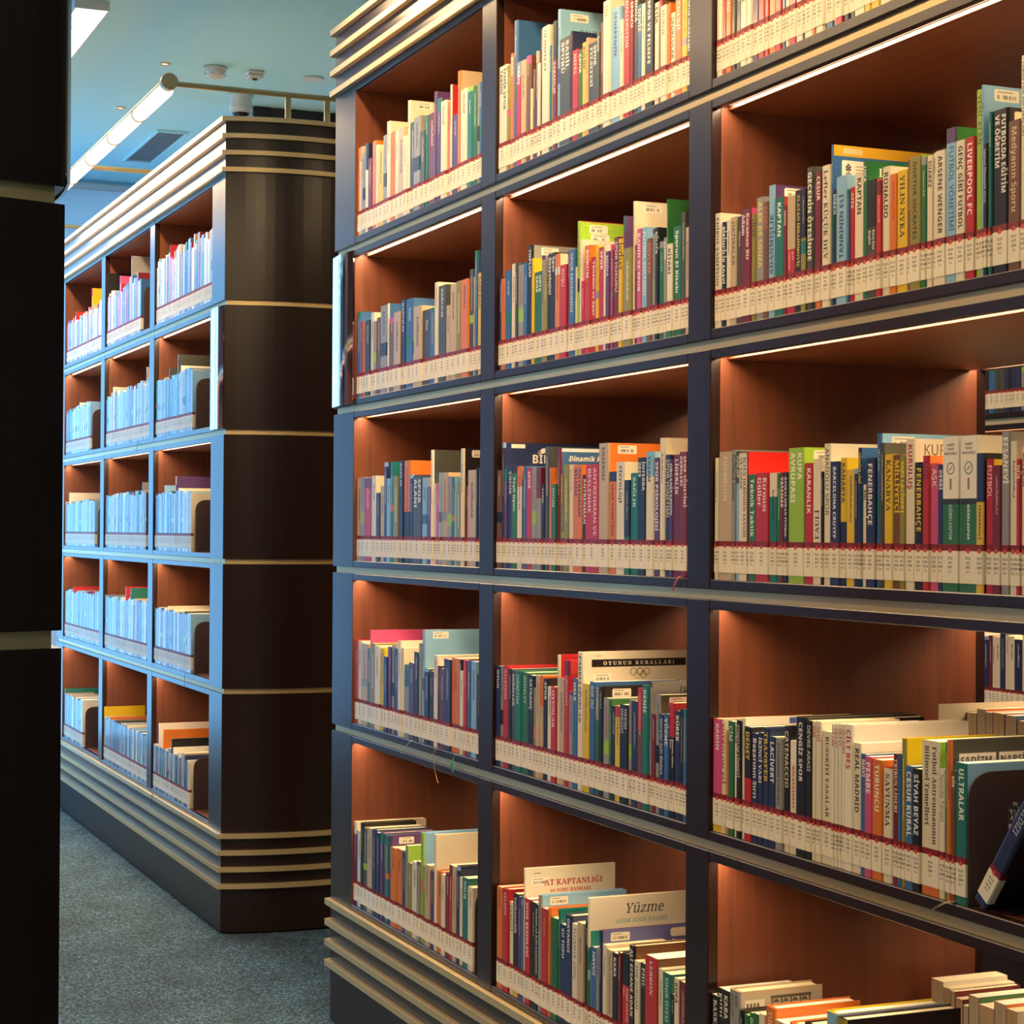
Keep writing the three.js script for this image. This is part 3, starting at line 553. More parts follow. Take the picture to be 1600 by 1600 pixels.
// shelf lists: thickness, height in mm, colour letters | ink | title | c= cover colour, a= cover print, d= depth
const LISTS = `
n03 2179
 11.6,195,C|k|SPOR|
 13.0,218,C
 14.3,240,R|w|FUTBOL|
 17.0,206,O|w|DÜNYA KUPASI|
 15.4,229,D|w|SAHA|
 19.5,195,D
 20.6,218,C|k|GENÇ FUTBOL|
 19.0,240,C|k|OYUN|
 18.8,206,P|w|MAÇ GÜNÜ|
 23.9,229,R|w|ŞAMPİYON|
 13.2,195,R
 19.5,218,O|w|GOL|
 23.2,240,R|w|KIRMIZI|
 10.2,206,B|w|TARİH|
 14.6,229,C
 20.7,195,R|w|FUTBOL TARİHİ|
 19.8,218,C|k|YILLIK|
 6.1,240,N|w|LİG|
 24.3,206,C|k|OYUNCU|
 9.6,229,O
 25.0,195,C
 24.7,218,B|w|MAVİ SAHA|
 8.7,240,C|k|TAKIM|
 20.2,206,R|w|KALE|
 17.1,229,N|y|STADYUM|
 16.9,195,D|w|HAKEM|
 27.8,218,C|k|SPOR TARİHİ|
 19.2,240,Y|k|SARI KART|
 21.7,206,Y
 29.3,229,C|k|ANTRENÖR|
 31.3,195,R|w|KUPA|
 30.7,218,N|w|AVRUPA|
 30.1,240,C|k|EFSANE|
 34.4,206,E|w|YEŞİL SAHA|
 28.9,229,W|k|ANILAR|
 33.0,195,K|w|GECE MAÇI|
 32.3,218,R|w|TRİBÜN|
 31.6,240,C|k|SEZON|
 30.9,206,B|w|DENİZ|
 34.5,229,C|k|KULÜP|
n13 2173
 18.3,202,C|k|EDİRNE ŞAMPİYON|
 14.5,188,W
 14.9,184,N|w|BİRİNCİLİK ADAYI|
 15.3,186,C
 20.2,188,T|k|HATIRALAR|
 18.0,186,D
 34.4,195,M|w|Kocaman Bir Adam|c=I
 15.5,182,V|k|LİDER|
 24.9,208,G|y|ALEX DE SOUZA|d=150
 16.6,197,U|o|KADER|
 19.2,222,S|n^|ADANMIŞLIK|c=P a=sticker d=190
 28.7,198,A|w|KAPTAN|c=R
 11.4,181,M|w|SAVAŞ|
 25.8,194,T/R.45|w|ALEX FERGUSON|
 20.5,200,K|y|ZLATAN IBRAHİMOVİÇ|
 15.5,199,K/V.4
 21.4,231,D|w|GECENİN ÖTESİNDE|
 6.9,208,M|t|KALECİ|
 16.3,220,M/O.8|w|CESUR|
 26.3,226,C|k|Lefter KÜÇÜK DEV|
 5.9,256,B|||c=B a=yellowband d=250
 12.5,184,K|w|DİKEN|
 30.1,201,S|n^|TANRININ ELİ|
 6.9,177,B
 12.2,179,R|w|ATEŞ|
 25.3,199,C|k|KAPTAN|
 12.3,213,E|w|LUCA|c=E a=luca d=190
 25.5,181,K/D.4|w|Kara Kıta Beşlisi|c=R
 14.7,176,R
 18.7,195,C|k|RONALDO|
 17.8,181,O
 27.2,183,Y|k|YILIN NYKA|
 9.6,195,M
 28.0,197,V|k|DOKTOR SOCRATES|c=L
 12.9,193,E
 13.9,192,C|k|SUAREZ|
 9.2,194,C|k|TUTKU|
 25.1,194,C|k|ARSENE WENGER|
 24.0,222,P/S.1|n|FUTBOL YÖNETİMİ|c=E
 21.0,200,C|k|GENÇ GİBİ FUTBOL|
 20.7,201,R|w|LIVERPOOL FC|
 16.5,264,L|v|YEŞİL ALAN|
 5.2,268,S|||c=S a=sticker d=230
 9.1,185,K|w|Sporun Ekonomik Gücü|
 8.1,227,A
 34.1,227,K|w|FUTBOLDA EĞİTİM VE ÖĞRETİM|c=K a=greenlow d=190
 26.8,206,U|t|Medyanın Sporu|
 12.9,290,C|k|TARAFTAR HATIRALARI|
n23 2173
 13.5,199,K|w|GOL|
 11.7,213,C
 45.3,223,T|s|FUTBOLUN|
 13.8,225,G|k|ÜÇÜNCÜ DEVRE|
 13.7,222,D/S.25|w|GÖLGE|
 28.6,218,C|k|İÇTEN DERİNDEN SAYGIN VE GÖZDE|
 4.7,220,M|||c=R a=mil d=215
 25.8,181,E|w|Teknik Taktik|
 42.1,183,R|w|Kırmızı Güller|
 24.4,182,C/A.22|k||
 10.0,181,E
 14.0,182,M|w|YAŞAMAK|
 11.7,182,N|w|BAŞKALDIRAN FUTBOL|
 47.9,221,L|w|KUPA AVRUPASI|c=L a=sticker d=190
 28.2,195,R|w|KARANLIK|
 26.0,201,C|k^|FAULİ|
 8.6,180,K
 18.7,224,C|k|ANADOLU SPOR|c=C a=emblem d=210
 27.5,195,N|w|BARCELONA CRUYFF|
 17.5,200,Y/N.5|n|KANARYA|c=Y d=150
 22.9,181,Y
 11.3,182,N
 9.6,214,N|y|TÜRKİYE LİGİ|c=B
 11.5,157,C|k|ANI|
 24.9,197,N|w|FENERBAHÇE|
 11.9,234,B|||c=S a=sticker d=250
 11.8,219,D
 22.1,201,Y|k|KANARYA|
 18.7,200,U|y|MİLLİYETÇİ|
 14.1,197,V|y|SARI LACİVERT|
 23.1,222,C|r|KURULUŞ|c=C a=kurulus d=200
 21.3,187,K|y|FENERBAHÇE|
 16.4,196,R|k|KIZIL|c=O
 19.6,184,I|w|AŞK|
 12.7,182,N|w|DERBİ|
 39.5,221,W/E.42|w|GÖRELESPOR|
 41.2,221,W/E.42|w|GÖRELESPOR|c=C a=emblem d=215
 17.4,195,N/Y.35|n|FENERBAHÇE|c=K
 16.7,186,R|w|FUTBOL|c=Y d=150
 19.3,177,M
 17.8,223,G|w|EFSANEVİ|d=150
 15.3,209,C|||c=C a=player d=150
 11.9,184,R|w|DÜŞ|
 8.4,200,C|k|MİLLİ MAÇLAR|
n33 2166
 32.6,197,I/Y.7|w|KADIN|c=O d=200
 8.6,189,G|k|TAKTİK|
 19.6,198,C|r|FUTBOLUN EŞİ|
 11.4,179,O
 19.7,197,E|w|ÇİM|
 10.4,198,C|k|SÖZLÜK|
 13.6,201,K|w|STADYUM CİNNETİ|
 11.5,206,C|||c=W a=colourdots d=215
 24.0,193,K/R.45|y|DENEY|
 20.1,184,N|w|Başarının Sırrı|
 15.9,187,N|w|İKİNCİ YARI|
 21.6,197,N|y|TRANSFER|
 20.2,184,N|w|LACİVERT|c=A
 24.2,184,G|k|EFSANENİN DOĞUŞU|
 20.8,206,K/C.72|c|CATENACCIO|
 20.6,184,W/C.2|r|GALATASARAY|
 33.1,225,K|w|CENGİZ SPOR|d=210
 16.3,222,K|w|DEVRE ARASI|d=215
 10.8,222,C/C.5|r|SERİ|
 16.1,223,C|r|SERİ|
 29.9,209,C|k|RUSSKİYİ YASALAR|
 9.0,223,W|r|CİLT BİR|
 9.0,224,W|r|CİLT İKİ|
 8.9,225,W|r|CİLT ÜÇ|
 8.9,225,W|r|CİLT DÖRT|
 25.0,226,W|r|CİLT BEŞ|c=W d=215
 21.4,200,C|k|REAL MADRID|c=W d=215
 13.9,185,B|w|MAVİ|
 19.6,183,I|w|PEMBE|
 27.0,181,O|w|TURUNCU|
 26.3,171,C|k|SAVUNMA|c=M
 13.1,195,M|w|TRİBÜN LİDERİ|
 9.9,196,B|k|LODOS|
 11.4,220,V|||c=Y a=plain d=160
 18.9,181,B|w|CESUR KURAL|
 18.7,179,K|w|SİYAH BEYAZ|
 43.7,223,C/O.7|k|Futbol Antrenmanının Bilimsel Temelleri|c=L d=210
 13.9,186,C|e|Sporda Terapi|
 5.8,225,E
 12.3,229,O|||c=D a=sadizm d=250
 10.5,187,U|w|KÖK|
 25.8,200,A|w|ULTRALAR|c=S d=200
n43 2173
 26.8,205,K|w|BASKETBOL|c=C
 44.7,220,K|w|KARA KUTU|
 36.1,228,G|k|BİR KULÜP|c=T a=house d=165
 15.0,200,K
 16.3,195,E
 16.1,202,E|w|ORMAN|
 17.3,205,E
 19.1,209,C
 32.4,226,O|w|TURUNCU|c=O d=165
 47.5,210,T
 43.2,218,O
 64.0,228,K|||d=150
 30.8,261,S/C.3|k||c=Y a=shapes d=200
 28.5,258,V|||c=K d=215
n02 1173
 45.7,239,C|k^|İZMİR SPOR TARİHİ|
 22.5,234,V
 20.7,257,O|w|KOŞU|
 19.0,325,B|||c=B d=190
 28.2,228,G/R.15|w|YARIŞ|
 26.3,226,T
 22.2,230,U
 11.4,155,C
 12.1,195,U
 15.0,231,P
 11.9,202,C
 8.9,272,D
 37.5,273,C|k|OLİMPİYAT|
 10.9,227,B
 13.0,269,V
 22.9,271,K/M.3|w|KARANLIK|
 12.1,291,S|||c=S a=ruya d=215
 52.6,225,D|w|SAHİL SPORU|
 11.0,230,N|r|DÜNYA|
 28.7,187,R|w|NEFES|
 17.6,182,E|w|ÇAYIR|
 18.8,193,Y|k|KULÜP|
 9.3,199,T
 40.8,184,D|w|SPOR FELSEFESİ|
 13.0,197,D|w|İNSAN|
 16.1,214,U
 33.2,251,C|o|101|
 39.5,228,S|n|SENERENZİE|
 15.5,198,C
 28.7,240,R|w|WALLERSTEIN|
 16.9,230,M|w|SPORCU|
 18.0,229,D|w|DOĞA|
 17.8,208,B|w|DENİZ|
 15.3,205,C
 34.3,213,K|w|SPOR VE FELSEFE|
 21.2,194,C|k|ETİK|
 10.2,194,U
 23.7,180,C|k|HUKUK|
 11.2,180,O
 18.9,159,C|k|SPORCULAR|
 25.2,183,O|w|ENERJİ|
 20.6,177,Y
 15.0,174,K|w|SPOR DENKLEMİ|
n12 1176
 23.0,208,N
 23.5,204,O
 32.1,218,B
 24.6,230,C
 17.3,230,D
 28.8,222,G
 19.2,224,B
 26.6,258,K|w|TOPLUM|c=G a=sticker d=180
 12.8,228,Y
 39.5,196,E|w|ORTA SAHA|
 14.0,227,G
 15.4,186,V
 43.3,226,K|w|Spor Sosyolojisi|
 24.9,220,C/O.2
 31.6,194,R|w|KOŞU|
 11.8,219,M
 29.6,220,B|w|SPOR EKONOMİSİ|
 8.2,182,C
 12.2,274,L|||c=L a=twostickers d=215
 11.5,235,C
 15.4,149,R
 27.2,218,O/R.15|w|KURUM|
 22.3,192,R|w|Yönetim ve Spor|
 14.3,212,Y
 23.2,207,R|w|SPOR|
 11.5,212,C
 16.5,194,P|w|MEDYA|
 8.8,206,I
 10.0,194,M
 20.0,217,M|w|SPOR HUKUKU|
 18.5,211,Y|k|İKTİSAT|
 4.9,254,P|||c=P d=150
 35.3,189,V
 8.4,276,C|||c=C a=sticker d=200
 13.2,191,M
 17.8,219,I|w|KADIN VE SPOR|
 21.2,219,S|w|FUTBOL KÜLTÜRÜ|
 25.6,195,U|o|SÖYLEM|
 11.5,210,G
 12.6,211,K|w|KÜLTÜR|
 19.3,183,E
 12.4,188,G|w|SAHNE|
 5.6,258,E|||c=E d=180
 21.1,173,C/E.75|k|KİTABI|
 32.9,202,E|w|Sporun El Kitabı|
 16.2,224,D
 15.0,194,T
n22 1181
 27.8,218,U
 14.6,279,N|||c=N a=bil d=240
 17.7,220,P
 25.5,222,N|w|ÇOCUK|
 29.9,209,E|w|Yeşil Oyun|
 24.9,224,O/C.2
 10.8,193,K
 18.4,223,B
 30.3,219,R|w|SPOR|
 24.0,219,G
 23.7,218,M/G.3
 13.2,182,N|w|YARIŞ|
 23.3,261,D|||c=D d=190
 18.8,216,O
 22.9,181,E|w|OYUN|
 15.6,256,M|||c=B a=kuvvet d=225
 12.7,200,V
 9.8,142,D
 25.0,220,V
 19.3,219,C
 43.4,218,O|k|ANTRENMAN BİLGİSİ|
 18.7,197,K|w|ANTRENMAN|
 61.0,217,R|w|ANTRENMAN VE BESLENME|
 45.4,257,T|k|EGZERSİZ|c=O a=sticker d=225
 31.4,200,N/O.1|k|SPOR YÖNETİMİ|
 37.0,218,C|k|FİZYOLOJİ|
 24.3,182,K/E.6
 32.3,195,A|w|SAĞLIK|
 36.5,223,K|w|İNTERBA 2023|
 32.4,233,S/C.2|k|YAŞAM|
 21.1,221,P|w|SPOR PSİKOLOJİSİ|
 20.9,257,C|||c=C d=200
 19.0,225,N|w|SPOR YÖNETİMİ|
 14.4,216,P|w|ORGANİZASYON|
 25.2,224,M|w|LİDERLİK|
 33.5,228,M|w|SPOR YÖNETİMİ DERSLERİ|
n32 1175
 23.4,222,N|w|OYUN|
 23.2,220,G
 32.1,225,R|w|ATLETİZM|
 18.1,220,K
 18.0,218,D|w|KURALLAR|
 37.4,219,A|w|ÖĞRETİM|
 35.0,218,E|w|BİSİKLET|
 31.0,214,K|w|SATRANÇ|
 13.7,189,V
 20.3,217,T
 14.3,218,O/T.3
 23.3,213,K|w|SPOR|
 20.6,197,C
 26.1,199,R|w|OYUNLAR|
 12.9,267,C|||c=R a=plain d=190
 25.7,219,T
 25.4,258,R
 18.8,196,G
 22.5,224,B|w|HALK|
 25.3,279,C|k|FARKLI SPORLAR|c=C a=oyunun d=245
 28.8,217,Y
 24.0,223,B|w|BİR İKİ|c=B d=190
 19.3,212,G/E.3
 22.0,217,K|||c=K a=sticker d=185
 24.7,196,G
 8.6,195,E
 20.0,183,K
 22.6,185,Y
 36.2,190,K|w|HEKİM DERGİSİ|
 11.0,202,G
 24.6,200,N
 24.3,227,R/U.35
 26.6,234,A|w|DENİZ|
 7.9,242,G|||c=G a=ikiz d=200
 17.0,183,M
 18.2,220,G|||c=D a=sticker d=190
 20.6,186,N|w|Gençler İçin Beden|
 17.8,188,B|w|YÜZME|
 20.2,210,R/K.3|w|Biolorlu Tekno Ritm|
 21.2,197,N|w|KÜREK|
 13.6,202,K
 14.1,203,B
n42 1197
 32.5,224,O|k|DALIŞ|
 33.8,226,R|w|YELKEN|
 21.7,202,C|k|DENİZCİ|
 26.8,224,K/Y.75|w|Yelkencilik|
 17.7,221,P
 14.1,225,B|w|SU|
 8.7,287,C|||c=C a=kaptan d=215
 27.8,225,R|w|SPOR BESİNLERİ|
 30.8,223,K
 13.6,222,K|w|YILDIZLAR İÇİN BASKETBOL|
 18.5,245,G|||c=S a=sticker d=200
 31.6,221,R
 14.8,227,O
 32.6,210,E|k|İLERİ SEVİYE YÜZME|
 9.7,232,A|||c=A d=180
 31.9,204,N|w|SU TOPU|
 33.0,230,N|w|OKYANUS|d=180
 26.4,217,C|n|YÜZMEYE GİRİŞ|
 29.1,225,T
 19.7,233,K
 10.5,282,C/A.35|||c=C a=yuzme d=240
 29.8,187,B|w|HAVUZ|
 13.3,191,G
 13.2,228,N|||c=P a=basket d=215
 17.4,203,C
 27.3,197,T|k|YUSUF JOHNSONZAN|
 24.1,196,K|w|KARA|
 14.1,201,M
 34.7,204,K/R.3|w|KOBE EFSANE YAY|
 24.6,226,K|w|ALİ EFSANE ADAN|c=U d=200
 20.3,201,C|k|THE JORDAN|
 24.7,200,K|w|PHIL|
 50.5,221,R|w|LEBRON|c=U d=190
 19.3,206,C|k||
 31.8,203,A|w|SINIR ÖTESİ|
 16.3,170,K
 18.7,203,C|k|KUPA|
 28.9,201,M
n01 152
 26.1,202,C
 15.5,240,O
 25.7,241,T
 24.4,217,G
 18.2,241,N/C.3
 33.1,196,M
 29.7,237,O
 16.7,223,C
 46.6,209,Y
 28.7,235,G
 23.7,266,C|||c=C d=180
 34.7,233,O
 26.0,230,C
 45.8,231,T
 25.3,204,C
 15.2,290,C|||c=C a=sticker d=210
 35.5,230,D
 48.1,235,G
 31.0,193,D
 20.5,226,A
 46.3,225,M
 16.6,271,P|||c=P d=150
 28.8,250,P
 36.6,237,C
 28.1,228,O
 9.6,266,C|||c=R d=140
 37.9,189,P
 20.3,287,O|||c=T d=200
 43.1,237,C
 32.6,234,A
 26.2,230,E
 14.8,233,G
 14.8,232,B
n11 167
 31.1,234,B
 25.7,206,R
 27.5,205,O
 40.2,204,K
 27.8,221,C
 19.7,196,G
 34.1,203,U
 52.8,230,G
 11.4,232,W|||c=B d=140
 45.1,192,U
 46.1,202,T
 36.3,229,N|w|BAĞCILIK|
 53.6,227,B
 14.1,203,G
 55.7,200,T
 57.9,186,D
 31.0,186,B
 24.8,245,C
 54.6,233,D|w|DAĞCILIK|
 24.1,181,T
 41.2,227,T
 32.0,231,V
 48.3,230,O
 27.9,249,D
 7.5,229,T
 18.6,288,B
 25.9,234,Y|k|SARI DAĞ|
n21 181
 36.1,224,T
 30.6,225,G
 58.2,222,R
 39.5,227,C
 31.2,181,K
 33.7,199,T
 23.8,259,N
 28.3,217,S
 23.4,259,A
 37.0,222,V
 36.4,260,K|w|SAĞLIK|
 47.5,259,O/K.5
 24.8,222,N
 66.1,218,D|w|SPOR ALANI|
 35.8,213,S
 26.1,213,P
 16.7,279,W|||c=D d=160
 19.1,197,C
 22.2,197,I
 13.9,222,S
 43.6,222,T
 30.2,212,G
 15.8,209,A
 14.1,208,S
 25.6,194,V
 20.8,275,C|||c=K a=sticker d=160
 10.7,213,K
 15.2,187,R
 48.0,223,T
 10.4,227,N
 19.2,227,B
n31 169
 13.5,225,C
 20.7,226,R
 27.7,224,C
 50.6,219,T
 25.0,209,E
 9.9,258,I|||c=I d=200
 29.6,224,V
 38.9,219,C
 33.6,215,Y
 28.5,195,N
 25.4,222,P
 22.4,229,G
 33.2,221,N
 23.7,242,C
 19.9,225,C
 41.1,184,A/G.3
 37.0,192,P
 32.2,221,K
 19.8,244,G
 20.5,278,S|||c=S a=sticker d=240
 32.1,185,N
 31.7,181,K
 26.4,221,C
 16.4,197,K
 30.8,192,M
 43.1,217,N
 50.2,222,O
 10.8,220,K|w|SPOR|
 21.5,195,C
 21.3,222,R
 21.2,223,B
 32.9,222,S
 27.3,194,K
n41 170
 22.2,224,C/P.15|||c=C d=200
 15.2,203,K
 28.7,203,C
 24.4,229,K
 32.2,219,D
 39.7,224,T
 32.7,226,N
 27.1,222,N
 28.1,226,P
 20.3,226,P
 25.1,225,A
 17.5,228,P|||c=P a=sticker d=190
 39.5,202,O
 43.7,204,O
 28.8,203,N
 19.0,223,G|||c=L d=140
 23.6,182,V
 39.6,190,C
 18.4,196,G
 20.6,270,L|||c=S d=170
 20.4,191,V
 31.4,198,T
 26.6,188,P
 15.4,279,C|||c=C a=arc d=220
 39.2,195,O
 21.5,193,C
 29.8,201,M
 16.9,224,R|||c=W d=180
 23.0,223,T
 20.7,227,N
 18.5,204,C
 36.6,208,A|w|DALIŞ|
 31.1,192,C
`.trim().split('\n');
const ORD = ['first', 'second', 'third', 'fourth', 'fifth', 'sixth', 'seventh', 'eighth', 'ninth', 'tenth', 'eleventh', 'twelfth', 'thirteenth', 'fourteenth', 'fifteenth', 'sixteenth', 'seventeenth', 'eighteenth', 'nineteenth'];
const ordinal = (i) => i < 19 ? ORD[i] : (i + 1) % 10 ? `${['twenty', 'thirty', 'forty', 'fifty'][Math.floor((i + 1) / 10) - 2]}-${ORD[(i + 1) % 10 - 1]}` : ['twentieth', 'thirtieth', 'fortieth', 'fiftieth'][Math.floor((i + 1) / 10) - 2];
const SHELF = ['top shelf', 'second shelf down', 'third shelf down', 'fourth shelf down', 'bottom shelf'], BAY = ['', 'far', 'middle', 'nearest'];
const mass = { cover0: [], cover1: [], art: [], pages0: [], pages1: [], pages2: [], label: [] };
const single = (bay, row) => bay === 3 || (bay === 2 && row >= 2);
function addBook(o, x, y, z, alone, label, group, turn = 0) {
  const t = Math.max(0.003, o.t - 0.0004), ink = o.ink || '';
  const plain = !o.text && o.key.length === 1;
  const sp = plain ? pick(genericSpines[o.key]) : spineCell(o.t * 1000, o.h * 1000, o.key, ink, o.text);
  const ck = o.cover || o.key[0], onArt = o.art ? coverCell(o.d * 1000, o.h * 1000, ck, o.art) : null;
  const g = bookGeo(t, o.h, o.d, sp.uv, patchUV(ck), onArt, o.hard), pm = Math.floor(rnd() * 3), lb = o.nolabel ? null : labelGeo(t);
  if (alone) {
    const b = thing('book', label, 'book', [x, y, z], group); b.rotation.y = turn;
    mesh('cover', g.cover, bookMat[sp.a], b); if (g.art) mesh('front_cover', g.art, artMat, b);
    mesh('page_block', g.pages, pageMat[pm], b); if (lb) mesh('spine_label', lb, labelMat, b);
    return b;
  }
  const m = new THREE.Matrix4().makeRotationY(turn).setPosition(x, y, z);
  for (const [k, q] of [[`cover${sp.a}`, g.cover], ['art', g.art], [`pages${pm}`, g.pages], ['label', lb]]) if (q) mass[k].push(q.applyMatrix4(m));
  return null;
}
{
  let cur = null;
  const shelves = [];
  for (const line of LISTS) {
    const s = line.trim();
    if (/^n\d\d/.test(s)) { const [n, u] = s.split(' '); cur = { row: +n[1], bay: +n[2], u: +u / 1000, books: [] }; shelves.push(cur); continue; }
    const [geo, ink, text, opt = ''] = s.split('|'), [t, h, key] = geo.split(',');
    const o = { t: +t / 1000, h: +h / 1000, key, ink, text, cover: (opt.match(/c=(\w)/) || [])[1], art: (opt.match(/a=(\w+)/) || [])[1] };
    const dd = (opt.match(/d=(\d+)/) || [])[1];
    o.d = dd ? +dd / 1000 : Math.min(0.175, Math.max(0.12, o.h * 0.66));
    if (o.d > 0.16 && o.d > o.h * 0.92) o.d = Math.min(o.d, 0.235);
    o.hard = o.h > 0.225 || rnd() < 0.15; cur.books.push(o);
  }
  for (const s of shelves) {
    let u = s.u;
    s.books.forEach((o, i) => {
      const alone = single(s.bay, s.row), k2 = (o.key.match(/\/(\w)/) || [])[1];
      const size = o.h > 0.235 ? 'tall ' : o.t > 0.03 ? 'thick ' : o.t < 0.010 ? 'thin ' : '';
      const label = `${size}${PAL[o.key[0]][1]}${k2 ? ' and ' + PAL[k2][1] : ''} book, ${ordinal(i)} from left on ${SHELF[s.row]}, ${BAY[s.bay]} bay`;
      const x = Math.min(Math.max(u + o.t / 2, EDGE[s.bay * 2 - 2] + o.t / 2 + 0.002), EDGE[s.bay * 2 - 1] - o.t / 2 - 0.001);
      addBook(o, x, SILL[s.row] + 0.0003, -0.006 - rnd() * 0.004, alone, label, `books on the ${SHELF[s.row]} of the ${BAY[s.bay]} bay`);
      u += o.t;
    });
  }
}
// rows made up from a recipe: the far bookcase, the next aisle, the back of the near case
function fillRow(x0, x1, y, z, face, pal, hs, tall = []) {
  let x = x0, i = 0;
  const n = (x1 - x0) / 0.024;
  while (true) {
    const t = 0.011 + rnd() * rnd() * 0.028 + rnd() * 0.006, k = pick(pal.split(''));
    if (x + t > x1) break;
    const T = tall.find((q) => !q.done && x >= x0 + (x1 - x0) * q.at);
    const h = T ? T.h : hs[0] + (hs[1] - hs[0]) * (0.25 + 0.6 * rnd()) * (0.75 + 0.25 * i / n);
    const o = { t: T ? 0.010 : t, h, key: T ? T.key : k, cover: T ? T.key : undefined, d: T ? T.d || 0.2 : Math.min(0.165, h * 0.66), hard: rnd() < 0.2, nolabel: false };
    if (T) T.done = true;
    addBook(o, x + o.t / 2, y + 0.0003, z, false, '', '', face > 0 ? 0 : Math.PI);
    x += o.t + 0.0003; i++;
  }
}
const XF = -4.513;
const WARMP = 'CCTPWGBSRMCIWT', COOLP = 'SSBGWCSBNPTADSGW';
// [row, bay, start, end, lowest, highest, bookend at, tall ones]
const FAR_ROWS = [
  [0, 0, 0, 1, 0.16, 0.24, 0, [{ at: 0.25, h: 0.235, key: 'R' }, { at: 0.70, h: 0.30, key: 'Y' }]],
  [0, 1, 0, 0.79, 0.18, 0.27, 0.81, [{ at: 0, h: 0.325, key: 'K' }, { at: 0.35, h: 0.28, key: 'I', d: 0.15 }, { at: 0.7, h: 0.335, key: 'G', d: 0.22 }]],
  [0, 2, 0, 1, 0.20, 0.29, 0, [{ at: 0.08, h: 0.25, key: 'C' }, { at: 0.24, h: 0.285, key: 'R' }]],
  [1, 0, 0, 0.70, 0.19, 0.235, 0.71, [{ at: 0.55, h: 0.235, key: 'C' }]],
  [1, 1, 0, 1, 0.19, 0.255, 0, [{ at: 0.16, h: 0.255, key: 'C', d: 0.2 }, { at: 0.22, h: 0.24, key: 'V' }, { at: 0.9, h: 0.29, key: 'T' }]],
  [1, 2, 0, 0.67, 0.20, 0.24, 0.70, [{ at: 0.36, h: 0.255, key: 'D' }, { at: 0.60, h: 0.295, key: 'D', d: 0.21 }, { at: 0.66, h: 0.25, key: 'C', d: 0.21 }]],
  [2, 0, 0, 0.86, 0.19, 0.225, 0.88, [{ at: 0.12, h: 0.255, key: 'C' }]],
  [2, 1, 0, 0.95, 0.21, 0.245, 0, [{ at: 0.88, h: 0.27, key: 'G' }]],
  [2, 2, 0, 0.67, 0.205, 0.235, 0.70, [{ at: 0.24, h: 0.25, key: 'S' }, { at: 0.55, h: 0.28, key: 'P', d: 0.22 }, { at: 0.64, h: 0.235, key: 'C', d: 0.21 }]],
  [3, 0, 0, 1, 0.205, 0.245, 0, [{ at: 0.25, h: 0.245, key: 'R', d: 0.14 }, { at: 0.65, h: 0.235, key: 'M' }]],
  [3, 1, 0, 1, 0.21, 0.245, 0, [{ at: 0.48, h: 0.28, key: 'R', d: 0.13 }, { at: 0.60, h: 0.278, key: 'A', d: 0.21 }]],
  [3, 2, 0, 0.67, 0.20, 0.23, 0.70, [{ at: 0.06, h: 0.215, key: 'W', d: 0.2 }, { at: 0.36, h: 0.23, key: 'C', d: 0.22 }, { at: 0.6, h: 0.215, key: 'T', d: 0.2 }]],
  [4, 0, 0, 0.55, 0.20, 0.225, 0.58, [{ at: 0.02, h: 0.235, key: 'A' }]],
  [4, 1, 0, 1, 0.175, 0.205, 0, [{ at: 0.0, h: 0.232, key: 'Y', d: 0.18 }, { at: 0.15, h: 0.2, key: 'O' }]],
  [4, 2, 0, 0.67, 0.155, 0.20, 0.70, [{ at: 0.12, h: 0.262, key: 'W', d: 0.21 }, { at: 0.28, h: 0.245, key: 'O', d: 0.21 }, { at: 0.5, h: 0.225, key: 'K', d: 0.2 }, { at: 0.54, h: 0.195, key: 'W', d: 0.2 }]],
];
// L-shaped bookend with a rounded front corner
const bookendGeo = (() => {
  const s = new THREE.Shape(), d = 0.17, h = 0.188, r = 0.042;
  s.moveTo(0, 0); s.lineTo(0, h - r); s.quadraticCurveTo(0, h, r, h); s.lineTo(d, h); s.lineTo(d, 0); s.closePath();
  const g = new THREE.ExtrudeGeometry(s, { depth: 0.0018, bevelEnabled: true, bevelThickness: 0.0004, bevelSize: 0.0004, bevelSegments: 1, curveSegments: 10 });
  g.rotateY(Math.PI / 2); return g;
})();
const bookendFoot = box(0.0024, 0.0002, -0.15, 0.072, 0.0016, -0.02, 0.0006);
let bookendFirst = null;
function addBookend(label, x, y, z = -0.014) {
  let b;
  if (!bookendFirst) {
    b = bookendFirst = thing('bookend', label, 'bookend', [x, y, z], 'metal bookends');
    mesh('upright', bookendGeo, M.bookend, b); mesh('foot', bookendFoot, M.bookend, b);
  } else {
    b = bookendFirst.clone(); b.name = numbered('bookend'); b.position.set(x, y, z); b.userData = { label, category: 'bookend', group: 'metal bookends' }; scene.add(b);
  }
  return b;
}
for (const [row, bay, a, b, h0, h1, be, tall] of FAR_ROWS) {
  const e0 = XF + EDGE[bay * 2] + 0.004, w = EDGE[bay * 2 + 1] - EDGE[bay * 2] - 0.008;
  fillRow(e0 + w * a, e0 + w * b, SILL[row], -0.007, 1, row ? COOLP : WARMP, [h0, h1], tall);
  if (be) addBookend(`dark bookend on the ${SHELF[row]}, ${['left', 'middle', 'right'][bay]} bay of far bookcase`, e0 + w * be, SILL[row] + 0.0003);
}
addBookend('dark bookend after the last book on the bottom shelf, far bay of near bookcase', 1.050, SILL[4] + 0.0003);
const be3 = addBookend('dark bookend with a purple sticker, beside the leaning black book', 2.9235, SILL[3] + 0.0003, -0.006);
